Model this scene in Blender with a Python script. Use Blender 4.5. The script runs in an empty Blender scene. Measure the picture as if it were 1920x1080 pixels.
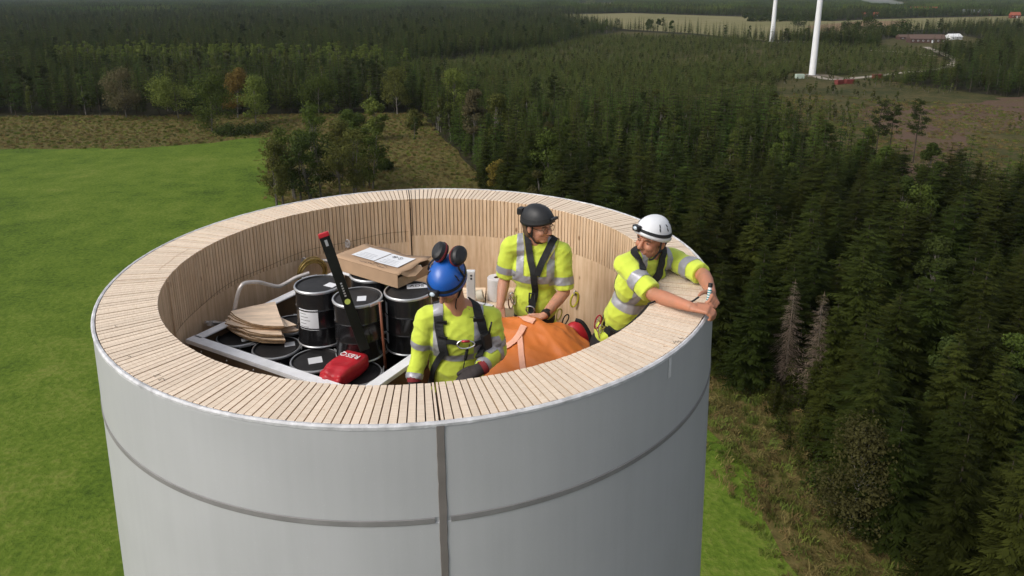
import bpy, bmesh, math, random
import numpy as np
from mathutils import Vector, Matrix, Quaternion
from mathutils.bvhtree import BVHTree

# ------------------------------------------------------------------ camera, sky, sun, exposure
scene = bpy.context.scene
col = scene.collection
R = math.radians
PITCH = 15.2755
F_PX = 1359.0                       # focal length in pixels of the 1920 px wide photograph
CAM = Vector((0.6076, -4.4180, 1.6796))   # metres; the tower's rim is z = 0, its axis x = y = 0
GROUND = -48.0
cd = bpy.data.cameras.new('camera'); cam = bpy.data.objects.new('camera', cd); col.objects.link(cam)
cam.location = CAM; cam.rotation_euler = (R(90 - PITCH), 0, 0)
cd.sensor_width = 36; cd.lens = 36 * F_PX / 1920; cd.shift_y = -180 / 1920
cd.clip_start = 0.05; cd.clip_end = 20000
scene.camera = cam

SUN_EL, SUN_AZ = 42, 211            # azimuth of the sun measured from +x, counter-clockwise
world = bpy.data.worlds.new('World'); scene.world = world; world.use_nodes = True
wn = world.node_tree.nodes; wl = world.node_tree.links
bgn = wn['Background']; skyn = wn.new('ShaderNodeTexSky'); skyn.sky_type = 'NISHITA'
skyn.sun_disc = False; skyn.sun_elevation = R(SUN_EL); skyn.sun_rotation = R(90 - SUN_AZ)
skyn.air_density = 1.0; skyn.dust_density = 4.0; skyn.ozone_density = 1.0
hsv = wn.new('ShaderNodeHueSaturation'); hsv.inputs['Saturation'].default_value = .38   # thin overcast
wl.new(skyn.outputs[0], hsv.inputs['Color']); wl.new(hsv.outputs[0], bgn.inputs[0]); bgn.inputs[1].default_value = 0.145
sd = bpy.data.lights.new('sun', 'SUN'); so = bpy.data.objects.new('sun', sd); col.objects.link(so)
sd.energy = 1.0; sd.angle = R(28); sd.color = (1.0, 0.95, 0.88)
sv = Vector((math.cos(R(SUN_EL)) * math.cos(R(SUN_AZ)), math.cos(R(SUN_EL)) * math.sin(R(SUN_AZ)), math.sin(R(SUN_EL))))
so.rotation_euler = sv.to_track_quat('Z', 'Y').to_euler(); so.location = (-20, -20, 60)
scene.view_settings.view_transform = 'Standard'; scene.view_settings.look = 'None'
scene.view_settings.exposure = 0.27; scene.view_settings.gamma = 1.0
scene.view_settings.use_curve_mapping = False
scene.render.engine = 'CYCLES'
scene.cycles.use_denoising = True
scene.cycles.max_bounces = 6; scene.cycles.diffuse_bounces = 3; scene.cycles.glossy_bounces = 3
scene.cycles.transparent_max_bounces = 6; scene.cycles.volume_bounces = 0
scene.cycles.caustics_reflective = False; scene.cycles.caustics_refractive = False

# ------------------------------------------------------------------ helpers
_p = R(PITCH)
_F = Vector((0, math.cos(_p), -math.sin(_p))); _U = Vector((0, math.sin(_p), math.cos(_p))); _X = Vector((1, 0, 0))
def ray(x, y): return _F + _X * ((x - 960) / F_PX) - _U * ((y - 360) / F_PX)
def atz(x, y, z):
    d = ray(x, y); return CAM + d * ((z - CAM.z) / d.z)
def aty(x, y, Y):
    d = ray(x, y); return CAM + d * ((Y - CAM.y) / d.y)
def atr(x, y, r):                   # far hit on an upright cylinder round the tower's axis
    d = ray(x, y); a = d.x**2 + d.y**2; b = 2 * (CAM.x * d.x + CAM.y * d.y); c = CAM.x**2 + CAM.y**2 - r * r
    return CAM + d * ((-b + math.sqrt(max(b * b - 4 * a * c, 0))) / 2 / a)
def G(x, y): return atz(x, y, GROUND)

def tag(o, label=None, cat=None, group=None, kind=None):
    if label: o['label'] = label
    if cat: o['category'] = cat
    if group: o['group'] = group
    if kind: o['kind'] = kind
    return o
def empty(name, loc=(0, 0, 0), rz=0, parent=None):
    o = bpy.data.objects.new(name, None); col.objects.link(o)
    o.location = loc; o.rotation_euler = (0, 0, rz); o.empty_display_size = .2
    if parent: o.parent = parent
    return o
def link(name, me, mats, parent=None, loc=(0, 0, 0), smooth=False):
    if mats is not None:
        for m in (mats if isinstance(mats, (list, tuple)) else [mats]): me.materials.append(m)
    if smooth:
        me.polygons.foreach_set('use_smooth', [True] * len(me.polygons))
    o = bpy.data.objects.new(name, me); col.objects.link(o); o.location = loc
    if parent: o.parent = parent
    return o
class MB:
    """collects shapes, then builds ONE mesh object"""
    def __init__(s): s.bm = bmesh.new()
    def box(s, c, size, M=None, bev=0, mi=0):
        r = bmesh.ops.create_cube(s.bm, size=1)
        T = Matrix.Translation(c) @ (M.to_4x4() if M else Matrix()) @ Matrix.Diagonal((*size, 1))
        bmesh.ops.transform(s.bm, matrix=T, verts=r['verts'])
        fs = set(f for v in r['verts'] for f in v.link_faces)
        for f in fs: f.material_index = mi
        if bev:
            es = list(set(e for v in r['verts'] for e in v.link_edges))
            bmesh.ops.bevel(s.bm, geom=es, offset=bev, segments=2, affect='EDGES', profile=.6)
        return s
    def lathe(s, prof, n=48, c=(0, 0, 0), M=None, mi=0, a0=0, a1=2 * math.pi, close=False):
        full = abs(a1 - a0 - 2 * math.pi) < 1e-6
        cols = n if full else n + 1
        T = Matrix.Translation(c) @ (M.to_4x4() if M else Matrix())
        rings = []
        for j in range(cols):
            a = a0 + (a1 - a0) * j / n; ca, sa = math.cos(a), math.sin(a)
            rings.append([s.bm.verts.new(T @ Vector((r * ca, r * sa, z))) for r, z in prof])
        m = len(prof)
        for j in range(n):
            A, B = rings[j], rings[(j + 1) % cols]
            for i in range(m if close else m - 1):
                k = (i + 1) % m
                vs = [A[i], B[i], B[k], A[k]]
                pr = [prof[i][0], prof[k][0]]
                if pr[0] < 1e-6: vs = [A[i], B[k], A[k]]
                elif pr[1] < 1e-6: vs = [A[i], B[i], A[k]]
                try:
                    f = s.bm.faces.new(vs); f.material_index = mi; f.smooth = True
                except ValueError: pass
        if not full and close:
            for rr in (rings[0], rings[-1]):
                try: s.bm.faces.new(rr).material_index = mi
                except ValueError: pass
        return s
    def tube(s, pts, r, n=8, cap=True, mi=0, rs=None):
        pts = [Vector(p) for p in pts]; rings = []
        up = Vector((0, 0, 1)); prev = None
        for i, p in enumerate(pts):
            d = (pts[min(i + 1, len(pts) - 1)] - pts[max(i - 1, 0)]).normalized()
            if prev is None:
                a = d.cross(up if abs(d.z) < .9 else Vector((1, 0, 0))).normalized()
            else:
                a = (prev - d * prev.dot(d)).normalized()
            prev = a; b = d.cross(a); rr = rs[i] if rs else r
            rings.append([s.bm.verts.new(p + (a * math.cos(2 * math.pi * j / n) + b * math.sin(2 * math.pi * j / n)) * rr) for j in range(n)])
        for i in range(len(rings) - 1):
            for j in range(n):
                f = s.bm.faces.new((rings[i][j], rings[i][(j + 1) % n], rings[i + 1][(j + 1) % n], rings[i + 1][j])); f.smooth = True; f.material_index = mi
        if cap:
            for rr in (rings[0], rings[-1]):
                f = s.bm.faces.new(rr); f.material_index = mi
        return s
    def prism(s, pts, z0, z1, mi=0, M=None):
        n = len(pts); T = M or Matrix()
        a = [s.bm.verts.new(T @ Vector((p[0], p[1], z0))) for p in pts]; b = [s.bm.verts.new(T @ Vector((p[0], p[1], z1))) for p in pts]
        for i in range(n):
            s.bm.faces.new((a[i], a[(i + 1) % n], b[(i + 1) % n], b[i])).material_index = mi
        s.bm.faces.new(list(reversed(a))).material_index = mi; s.bm.faces.new(b).material_index = mi
        return s
    def quad(s, pts, mi=0):
        s.bm.faces.new([s.bm.verts.new(p) for p in pts]).material_index = mi; return s
    def sphere(s, c, r, M=None, u=16, v=10, mi=0):
        rr = (r, r, r) if not isinstance(r, (tuple, list, Vector)) else r
        res = bmesh.ops.create_uvsphere(s.bm, u_segments=u, v_segments=v, radius=1)
        T = Matrix.Translation(c) @ (M.to_4x4() if M else Matrix()) @ Matrix.Diagonal((*rr, 1))
        bmesh.ops.transform(s.bm, matrix=T, verts=res['verts'])
        for vv in res['verts']:
            for f in vv.link_faces: f.smooth = True; f.material_index = mi
        return s
    def build(s, name, mats, parent=None, loc=(0, 0, 0), normals=True):
        if normals: bmesh.ops.recalc_face_normals(s.bm, faces=s.bm.faces)
        for e in s.bm.edges:
            if len(e.link_faces) == 2 and e.calc_face_angle(0) > .6: e.smooth = False
        me = bpy.data.meshes.new(name); s.bm.to_mesh(me); s.bm.free()
        return link(name, me, mats, parent, loc)
def pydata(name, v, f, mats, parent=None, loc=(0, 0, 0), smooth=False):
    me = bpy.data.meshes.new(name); me.from_pydata(v, [], f); me.update()
    return link(name, me, mats, parent, loc, smooth)

def bez(p, n):                      # smooth curve through points (Catmull-Rom)
    p = [Vector(q) for q in p]; out = []
    q = [p[0] * 2 - p[1]] + p + [p[-1] * 2 - p[-2]]
    for i in range(len(p) - 1):
        a, b, c, d = q[i:i + 4]
        for k in range(n):
            t = k / n
            out.append(.5 * ((2 * b) + (c - a) * t + (2 * a - 5 * b + 4 * c - d) * t * t + (3 * b - a - 3 * c + d) * t**3))
    return out + [p[-1]]

# ------------------------------------------------------------------ materials
MATS = {}
def nodes_of(name):
    m = bpy.data.materials.new(name); m.use_nodes = True
    MATS[name] = m; nt = m.node_tree
    return m, nt, nt.nodes, nt.links, nt.nodes['Principled BSDF']
def pm(name, base, rough=.6, metal=0.0, spec=.4, var=0.0, vscale=5, bump=0.0, bscale=60, bdist=.004, rnd=0.0, coords='Object', tint=None, stretch=(1, 1, 1), trans=0.0, sheen=0.0, coat=0.0):
    """principled material: base colour, noise variation, per-object variation, noise bump"""
    m, nt, n, l, b = nodes_of(name)
    b.inputs['Roughness'].default_value = rough; b.inputs['Metallic'].default_value = metal
    b.inputs['Specular IOR Level'].default_value = spec
    if sheen: b.inputs['Sheen Weight'].default_value = sheen
    if coat: b.inputs['Coat Weight'].default_value = coat
    c4 = (*base, 1)
    tc = n.new('ShaderNodeTexCoord'); mp = n.new('ShaderNodeMapping'); l.new(tc.outputs[coords], mp.inputs[0])
    mp.inputs['Scale'].default_value = stretch
    out = None
    if var or tint:
        nz = n.new('ShaderNodeTexNoise'); nz.inputs['Scale'].default_value = vscale; nz.inputs['Detail'].default_value = 5
        nz.inputs['Roughness'].default_value = .62
        l.new(mp.outputs[0], nz.inputs[0])
        rp = n.new('ShaderNodeValToRGB'); rp.color_ramp.elements[0].position = .3; rp.color_ramp.elements[1].position = .7
        t = tint or base
        rp.color_ramp.elements[0].color = (*[x * (1 - var) for x in base], 1)
        rp.color_ramp.elements[1].color = (*[min(x * (1 + var), 1) for x in t], 1)
        l.new(nz.outputs[0], rp.inputs[0]); out = rp.outputs[0]
    if rnd:
        oi = n.new('ShaderNodeObjectInfo'); mr = n.new('ShaderNodeMapRange')
        mr.inputs[3].default_value = 1 - rnd; mr.inputs[4].default_value = 1 + rnd; l.new(oi.outputs['Random'], mr.inputs[0])
        hs = n.new('ShaderNodeHueSaturation'); l.new(mr.outputs[0], hs.inputs['Value'])
        m2 = n.new('ShaderNodeMapRange'); m2.inputs[3].default_value = .5 - rnd * .06; m2.inputs[4].default_value = .5 + rnd * .06
        mm = n.new('ShaderNodeMath'); mm.operation = 'FRACT'; mu = n.new('ShaderNodeMath'); mu.operation = 'MULTIPLY'; mu.inputs[1].default_value = 17.31
        l.new(oi.outputs['Random'], mu.inputs[0]); l.new(mu.outputs[0], mm.inputs[0]); l.new(mm.outputs[0], m2.inputs[0]); l.new(m2.outputs[0], hs.inputs['Hue'])
        if out: l.new(out, hs.inputs['Color'])
        else: hs.inputs['Color'].default_value = c4
        out = hs.outputs[0]
    if out: l.new(out, b.inputs['Base Color'])
    else: b.inputs['Base Color'].default_value = c4
    if bump:
        nz = n.new('ShaderNodeTexNoise'); nz.inputs['Scale'].default_value = bscale; nz.inputs['Detail'].default_value = 6
        l.new(mp.outputs[0], nz.inputs[0])
        bp = n.new('ShaderNodeBump'); bp.inputs['Strength'].default_value = bump; bp.inputs['Distance'].default_value = bdist
        l.new(nz.outputs[0], bp.inputs['Height']); l.new(bp.outputs[0], b.inputs['Normal'])
    if trans:
        tr = n.new('ShaderNodeBsdfTranslucent'); mx = n.new('ShaderNodeMixShader'); mx.inputs[0].default_value = trans
        if out: l.new(out, tr.inputs[0])
        else: tr.inputs[0].default_value = c4
        l.new(b.outputs[0], mx.inputs[1]); l.new(tr.outputs[0], mx.inputs[2])
        l.new(mx.outputs[0], n['Material Output'].inputs[0])
    return m
# ------------------------------------------------------------------ the land
rng = np.random.default_rng(7); random.seed(7)
def ground_mat(name, stops, s_big, s_mid, s_fine, bump=.5, bdist=.25, rough=.95):
    """three noise octaves blended into one colour ramp; fine bump for grass relief"""
    m, nt, n, l, b = nodes_of(name)
    b.inputs['Roughness'].default_value = rough; b.inputs['Specular IOR Level'].default_value = .1
    tc = n.new('ShaderNodeTexCoord')
    def nz(s, d=4):
        k = n.new('ShaderNodeTexNoise'); k.inputs['Scale'].default_value = s; k.inputs['Detail'].default_value = d
        k.inputs['Roughness'].default_value = .6; l.new(tc.outputs['Object'], k.inputs[0]); return k.outputs[0]
    def mix(a, bb, f):
        k = n.new('ShaderNodeMix'); k.data_type = 'FLOAT'; k.inputs[0].default_value = f
        l.new(a, k.inputs[2]); l.new(bb, k.inputs[3]); return k.outputs[0]
    big, mid, fine = nz(s_big), nz(s_mid), nz(s_fine, 6)
    v = mix(mix(big, mid, .45), fine, .4)
    rp = n.new('ShaderNodeValToRGB'); e = rp.color_ramp.elements
    e[0].position = stops[0][0]; e[0].color = (*stops[0][1], 1); e[1].position = stops[-1][0]; e[1].color = (*stops[-1][1], 1)
    for p_, c_ in stops[1:-1]:
        q = e.new(p_); q.color = (*c_, 1)
    l.new(v, rp.inputs[0]); l.new(rp.outputs[0], b.inputs['Base Color'])
    bp = n.new('ShaderNodeBump'); bp.inputs['Strength'].default_value = bump; bp.inputs['Distance'].default_value = bdist
    l.new(mix(mid, fine, .7), bp.inputs['Height']); l.new(bp.outputs[0], b.inputs['Normal'])
    return m
m_floor = ground_mat('forest_floor', [(.35, (.012, .014, .006)), (.65, (.04, .035, .015))], .01, .08, .6)
m_field = ground_mat('green_grass', [(.38, (.038, .068, .008)), (.455, (.071, .116, .012)), (.53, (.097, .147, .016)), (.62, (.150, .178, .034))], .022, .16, 1.6, 1.0, .3)
m_meadow = ground_mat('dry_meadow', [(.37, (.050, .052, .013)), (.45, (.090, .080, .024)), (.53, (.122, .094, .034)), (.63, (.085, .105, .020))], .03, .22, 1.2, 1, .4)
m_clear = ground_mat('cut_ground', [(.38, (.055, .034, .024)), (.47, (.105, .064, .048)), (.56, (.085, .066, .030)), (.66, (.15, .11, .08))], .018, .12, .7, 1, .4)
m_scrub = ground_mat('scrub_ground', [(.38, (.028, .034, .010)), (.47, (.050, .050, .016)), (.54, (.080, .066, .026)), (.64, (.11, .085, .04))], .03, .16, .8, 1, .5)
m_far = ground_mat('pale_field', [(.38, (.13, .125, .05)), (.5, (.17, .155, .07)), (.6, (.20, .175, .09))], .004, .015, .09, .3, .2)
m_brownf = ground_mat('ploughed_field', [(.4, (.16, .11, .06)), (.6, (.21, .14, .08))], .006, .03, .2, .3, .2)
m_pad = ground_mat('gravel_pad', [(.4, (.11, .09, .065)), (.6, (.19, .16, .12))], .1, .5, 2, .3, .05)
m_road = ground_mat('gravel_road', [(.4, (.24, .21, .17)), (.6, (.34, .30, .25))], .1, .5, 2, .3, .05)

def grid_sheet(name, x0, x1, y0, y1, z, m):
    pydata(name, [(x0, y0, z), (x1, y0, z), (x1, y1, z), (x0, y1, z)], [(0, 1, 2, 3)], m)
    return tag(bpy.data.objects[name], kind='structure')
gnd = grid_sheet('ground', -9000, 9000, -3000, 12000, GROUND, m_floor)
def wobble(pts, step, amp, seed):
    r = random.Random(seed); out = []
    n = len(pts)
    for i in range(n):
        a, b = Vector(pts[i]), Vector(pts[(i + 1) % n]); k = max(1, min(60, int((b - a).length / step)))
        for j in range(k):
            out.append(a.lerp(b, j / k) + Vector((r.uniform(-amp, amp), r.uniform(-amp, amp))))
    return out
def sheet(name, pts, dz, m, step=8, amp=1.2, seed=1):
    w = wobble(pts, step, amp, seed)
    bm = bmesh.new(); f = bm.faces.new([bm.verts.new((p.x, p.y, GROUND + dz)) for p in w])
    bmesh.ops.triangulate(bm, faces=[f]); bmesh.ops.recalc_face_normals(bm, faces=bm.faces)
    if sum(q.normal.z for q in bm.faces) < 0: bmesh.ops.reverse_faces(bm, faces=bm.faces)
    me = bpy.data.meshes.new(name); bm.to_mesh(me); bm.free()
    return tag(link(name, me, m), kind='structure')
g2 = lambda *ps: [tuple(G(*p)[:2]) for p in ps]
OPEN = g2((-500, 220), (0, 218), (300, 217), (560, 214), (790, 212), (818, 245), (853, 280), (882, 320), (905, 362)) + \
    [(8, 130), (25, 92), (30, 76), (32, 61), (35, 50)] + [(38, 20), (40, -60), (-160, -60), (-330, 60)]
FIELD = g2((-500, 281), (0, 279), (250, 279), (400, 268), (455, 260), (508, 256), (500, 300), (505, 345), (520, 380)) + \
    [(-40, 138), (-16, 100), (8, 84)] + g2((1325, 790), (1385, 880), (1440, 960), (1490, 1040), (1530, 1120)) + [(31, 20), (32, -60), (-160, -60), (-330, 60)]
CLEAR = g2((1460, 152), (1500, 138), (1600, 146), (1700, 160), (1800, 172), (1920, 185), (2150, 195), (2150, 420), (1920, 390), (1800, 372), (1700, 385), (1600, 322), (1500, 285), (1440, 225))
PLANT = g2((740, 122), (1000, 96), (1090, 74), (1165, 58), (1290, 65), (1440, 79), (1560, 86), (1640, 90), (1740, 97), (1805, 128), (1700, 158), (1500, 141), (1460, 152), (1440, 225), (1300, 240), (1000, 216), (840, 192))
FARF = g2((1030, 28), (1180, 24.5), (1440, 33), (1560, 40), (1650, 36), (1900, 30), (2150, 31), (2150, 45), (1930, 47), (1790, 51), (1640, 62), (1540, 70), (1440, 76), (1290, 62), (1170, 55))
BROWNF = g2((1510, 50), (1600, 41), (1700, 39), (1690, 50), (1610, 57), (1540, 59))
PALE = [g2((40, 5), (110, 5), (100, 9), (48, 9)), g2((495, 17), (570, 16.5), (570, 19), (495, 19.5)), g2((1050, 6), (1160, 5), (1170, 14), (1080, 15)), g2((860, 1), (980, 1), (960, 5), (880, 5))]
FARM = g2((1650, 76), (1700, 68), (1800, 64), (1850, 78), (1820, 100), (1745, 98), (1650, 91))
CUT = g2((1600, 215), (1660, 195), (1760, 200), (1920, 180), (2100, 190), (2100, 245), (1900, 240), (1800, 262), (1790, 350), (1700, 365), (1690, 275))
OPEN_S = [(x + (5.0 if x > -8 and y < 180 else 0), y) for x, y in OPEN]
sheet('meadow', OPEN_S, .02, m_meadow, 9, 1.5, 3)
sheet('grass_field', FIELD, .05, m_field, 7, 1.3, 4)
sheet('clearing', CLEAR, .03, m_scrub, 12, 3, 5)
sheet('felled_area', CUT, .07, m_clear, 9, 4, 6)
sheet('young_plantation_ground', PLANT, .02, m_scrub, 20, 3, 7)
sheet('pale_field', FARF, .15, m_far, 60, 5, 8)
sheet('farmyard_grass', FARM, .1, m_scrub, 30, 3, 31)
sheet('ploughed_field', BROWNF, .3, m_brownf, 60, 5, 9)
for i, pl in enumerate(PALE): sheet('distant_field', pl, .2, m_far, 150, 12, 10 + i)
def road(name, pix, w, dz, m):
    c = bez([(*G(*p)[:2], 0) for p in pix], 8); v = []; f = []
    for i, p in enumerate(c):
        d = (c[min(i + 1, len(c) - 1)] - c[max(i - 1, 0)]).normalized(); s_ = Vector((-d.y, d.x, 0)) * w / 2
        v += [(*(p + s_)[:2], GROUND + dz), (*(p - s_)[:2], GROUND + dz)]
    for i in range(len(c) - 1): f.append((2 * i + 1, 2 * i + 3, 2 * i + 2, 2 * i))
    return tag(pydata(name, v, f, m), kind='structure')
road('gravel_road', [(1736, 88), (1765, 100), (1790, 111), (1786, 121), (1760, 130), (1700, 136), (1640, 143), (1560, 149), (1522, 141)], 6, .12, m_road)
road('side_track', [(1620, 94), (1690, 98), (1750, 105)], 6, .11, m_road)
road('gravel_pad', [(1455, 80), (1500, 78), (1530, 80)], 14, .16, m_pad)
road('gravel_pad_near', [(1505, 143), (1540, 141), (1580, 148)], 9, .14, m_pad)

# ------------------------------------------------------------------ trees
m_bark = pm('spruce_bark', (.055, .042, .032), .95, var=.35, vscale=3, bump=.5, bscale=20)
m_birch = pm('pale_bark', (.15, .135, .115), .9, var=.6, vscale=4, stretch=(1, 1, .3))
m_aspen = pm('grey_bark', (.10, .09, .07), .9, var=.5, vscale=4)
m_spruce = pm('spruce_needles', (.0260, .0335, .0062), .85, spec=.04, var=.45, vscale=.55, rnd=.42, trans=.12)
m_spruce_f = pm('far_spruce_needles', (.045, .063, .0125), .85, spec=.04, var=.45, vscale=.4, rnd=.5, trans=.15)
m_spruce2 = pm('young_conifer_needles', (.075, .096, .022), .85, spec=.04, var=.4, vscale=.8, rnd=.35, trans=.15)
m_pine = pm('pine_needles', (.036, .048, .015), .85, spec=.04, var=.4, vscale=.8, rnd=.3, trans=.12)
m_dead = pm('dead_twigs', (.125, .092, .064), .9, var=.3, vscale=2)
def leafmat(name, c): return pm(name, c, .7, spec=.08, var=.4, vscale=.7, rnd=.15, trans=.3)
m_green = leafmat('green_leaves', (.070, .096, .018)); m_light = leafmat('light_leaves', (.135, .170, .036))
m_olive = leafmat('olive_leaves', (.090, .096, .024)); m_orange = leafmat('orange_leaves', (.17, .105, .022))
m_rusty = leafmat('rusty_leaves', (.155, .110, .028)); m_yellow = leafmat('yellow_leaves', (.17, .14, .026)); m_greybr = leafmat('grey_brown_leaves', (.115, .103, .05))
m_dgreen = leafmat('dark_leaves', (.044, .060, .014))
LEAFPOOL = pm('mixed_leaves', (.066, .078, .020), .7, spec=.06, var=.4, vscale=.7, rnd=.5, trans=.25)

def mesh_from(name, v, f, m, smooth=False):
    me = bpy.data.meshes.new(name); me.from_pydata([tuple(p) for p in v], [], f); me.update(); me.materials.append(m)
    if smooth: me.polygons.foreach_set('use_smooth', [True] * len(me.polygons))
    return me
def cone_tube(V, Fc, pts, rs, n=6):
    base = len(V); 
    for p, r in zip(pts, rs):
        for j in range(n):
            a = 2 * math.pi * j / n; V.append((p[0] + r * math.cos(a), p[1] + r * math.sin(a), p[2]))
    for i in range(len(pts) - 1):
        for j in range(n):
            k = (j + 1) % n; Fc.append((base + i * n + j, base + i * n + k, base + (i + 1) * n + k, base + (i + 1) * n + j))
def kite(V, Fc, a, d, side, L, w, belly=.4):
    i = len(V); m_ = a + d * (L * belly)
    V += [tuple(a), tuple(m_ + side * (w / 2)), tuple(a + d * L), tuple(m_ - side * (w / 2))]
    Fc += [(i, i + 1, i + 2), (i, i + 2, i + 3)]
def spruce(seed, h, rad, levels, nb, nt, mat, bare=.08, tw=1.0, dead=False, name='spruce', jit=.3):
    r = random.Random(seed); V = []; Fc = []
    for i in range(levels):
        t = bare + (1 - bare) * (i + r.uniform(-jit, jit)) / levels
        t = min(max(t, bare), .985); z = h * t
        Lm = rad * ((1 - t) ** .68) * (1 - .35 * max(0, (bare + .1 - t)) / .15) + .22
        k = max(3, int(nb * (.55 + .45 * (1 - t)) + r.random())); a0 = r.random() * 6.28
        for j in range(k):
            az = a0 + 6.283 * (j + r.uniform(-.3, .3)) / k; L = Lm * (r.uniform(.62, 1.12) if jit < 1 else r.uniform(.42, 1.0) * (1.18 if r.random() < .2 else 1))
            o = Vector((math.cos(az), math.sin(az), 0)); sd_ = Vector((-o.y, o.x, 0))
            dr = r.uniform(.25, .55) * (1 - .75 * t) - .35 * max(0, t - .75) * 2
            def P(s): return o * (L * s) + Vector((0, 0, z - L * (dr * s - dr * .55 * s * s * s)))
            for q in range(nt):
                s0 = (q + .35) / (nt + .3); p0 = P(s0)
                for sg in (-1, 1):
                    ang = r.uniform(.55, 1.0); l_ = L * ((.42 if jit < 1 else .33) * (1 - .55 * s0)) * r.uniform(.7, 1.25) + .12
                    d = (o * math.cos(ang) + sd_ * (sg * math.sin(ang)) + Vector((0, 0, -r.uniform(.1, .55)))).normalized()
                    n_ = d.cross(Vector((r.uniform(-.4, .4), r.uniform(-.4, .4), 1))).normalized()
                    kite(V, Fc, p0, d, n_, l_, l_ * (.10 if dead else .34 * tw) * r.uniform(.7, 1.3))
            p0 = P(.55 if not dead else .1); d = (P(1.05) - p0).normalized()
            kite(V, Fc, p0, d, sd_, L * (.5 if not dead else .9), L * (.16 * tw if not dead else .03))
    kite(V, Fc, Vector((0, 0, h * .955)), Vector((0, 0, 1)), Vector((1, 0, 0)), h * .06, .16)
    kite(V, Fc, Vector((0, 0, h * .955)), Vector((0, 0, 1)), Vector((0, 1, 0)), h * .06, .16)
    tv = []; tf = []
    cone_tube(tv, tf, [(0, 0, 0), (0, 0, h * .3), (0, 0, h * .7), (0, 0, h * .98)], [h * .011, h * .008, h * .004, h * .0008])
    return mesh_from(name + '_crown', V, Fc, mat), mesh_from(name + '_trunk', tv, tf, m_bark if not dead else m_aspen)
def broad(seed, h, wid, leaves, lsize, mat, bark, bare=.28, clumps=16, stems=1, name='broadleaf', top=1.0):
    r = random.Random(seed); V = []; Fc = []; tv = []; tf = []
    tips = []
    for st in range(stems):
        off = Vector((0, 0, 0)) if stems == 1 else Vector((r.uniform(-1, 1), r.uniform(-1, 1), 0)) * wid * .22
        lean = Vector((r.uniform(-.06, .06), r.uniform(-.06, .06), 0)) + (off * .05 if stems > 1 else Vector())
        tp = [off + lean * (h * s) + Vector((0, 0, h * s)) for s in (0, .25, .5, .8)]
        cone_tube(tv, tf, tp, [h * .016, h * .012, h * .008, h * .002], 6)
        for c in range(max(4, clumps // stems)):
            s = r.uniform(bare, .97); a = r.random() * 6.28
            prof = math.sin(math.pi * min(1, max(.02, (s - bare * .7) / (1 - bare * .7))) ** (.75 * top)) ** .6
            rr = wid * .5 * prof * r.uniform(.35, .85)
            base = off + lean * (h * s) + Vector((0, 0, h * s * .82))
            c_ = off + lean * (h * s) + Vector((math.cos(a) * rr, math.sin(a) * rr, h * s))
            tips.append((c_, wid * r.uniform(.15, .26)))
            mid = base.lerp(c_, .5) - Vector((0, 0, h * .02))
            i0 = len(tv); 
            cone_tube(tv, tf, [base - Vector((0, 0, h * .08)), mid, c_], [h * .005, h * .0035, h * .0012], 4)
    per = leaves // len(tips)
    for c_, cr in tips:
        for q in range(per):
            d = Vector((r.gauss(0, 1), r.gauss(0, 1), r.gauss(0, 1))).normalized()
            p = c_ + Vector((d.x * cr, d.y * cr, d.z * cr * .75)) * (r.random() ** .40) * 1.1
            nrm = (d + Vector((r.gauss(0, .6), r.gauss(0, .6), r.gauss(0, .6) + .4))).normalized()
            u = nrm.cross(Vector((r.random() - .5, r.random() - .5, r.random() - .5))).normalized(); w_ = nrm.cross(u)
            s_ = lsize * r.uniform(.6, 1.3); i = len(V)
            V += [tuple(p - u * s_ * .5), tuple(p + w_ * s_ * .32), tuple(p + u * s_ * .5), tuple(p - w_ * s_ * .32)]
            Fc += [(i, i + 1, i + 2, i + 3)]
    return mesh_from(name + '_crown', V, Fc, mat), mesh_from(name + '_trunk', tv, tf, bark)
def pine(seed, h, wid, mat=None, name='pine'):
    r = random.Random(seed); V = []; Fc = []; tv = []; tf = []
    cone_tube(tv, tf, [(0, 0, 0), (.1, 0, h * .4), (.05, .1, h * .8), (0, 0, h * .97)], [h * .010, h * .008, h * .005, h * .001])
    for i in range(34):
        s = r.uniform(.42, .98); a = r.random() * 6.28; L = wid * .5 * (1.1 - s) ** .5 * r.uniform(.6, 1.2) * 1.3
        b0 = Vector((0, 0, h * s)); tip = b0 + Vector((math.cos(a) * L, math.sin(a) * L, L * .25))
        cone_tube(tv, tf, [b0, tip], [h * .003, h * .001], 3)
        for q in range(70):
            p = b0.lerp(tip, r.uniform(.45, 1.1)) + Vector((r.gauss(0, .3), r.gauss(0, .3), r.gauss(0, .2)))
            d = Vector((r.gauss(0, 1), r.gauss(0, 1), r.gauss(.5, .7))).normalized()
            kite(V, Fc, p, d, d.orthogonal().normalized(), r.uniform(.35, .7), .16)
    return mesh_from(name + '_crown', V, Fc, mat or m_pine), mesh_from(name + '_trunk', tv, tf, m_bark)

SPR = [spruce(10 + i, 18, r_, 50, 7, 9, m_spruce, tw=.8, name='spruce', jit=1.6) for i, r_ in enumerate((4.0, 3.5, 4.5, 3.8))]
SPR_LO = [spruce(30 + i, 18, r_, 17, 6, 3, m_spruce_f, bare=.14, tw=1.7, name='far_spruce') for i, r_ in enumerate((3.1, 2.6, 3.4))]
YOUNG = [spruce(40 + i, 5, r_, 9, 5, 2, m_spruce2, bare=.05, tw=1.8, name='young_conifer') for i, r_ in enumerate((1.3, 1.1, 1.5))]
DEAD = [spruce(50 + i, 17, 3.3, 38, 7, 6, m_dead, dead=True, bare=.10, name='dead_spruce') for i in range(2)]
BIRCH = [broad(60 + i, 14, 5.2, 1500, .55, LEAFPOOL, m_birch, .3, 14, name='far_broadleaf') for i in range(3)]
PINES = [pine(70 + i, 17, 5.5) for i in range(2)]

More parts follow.
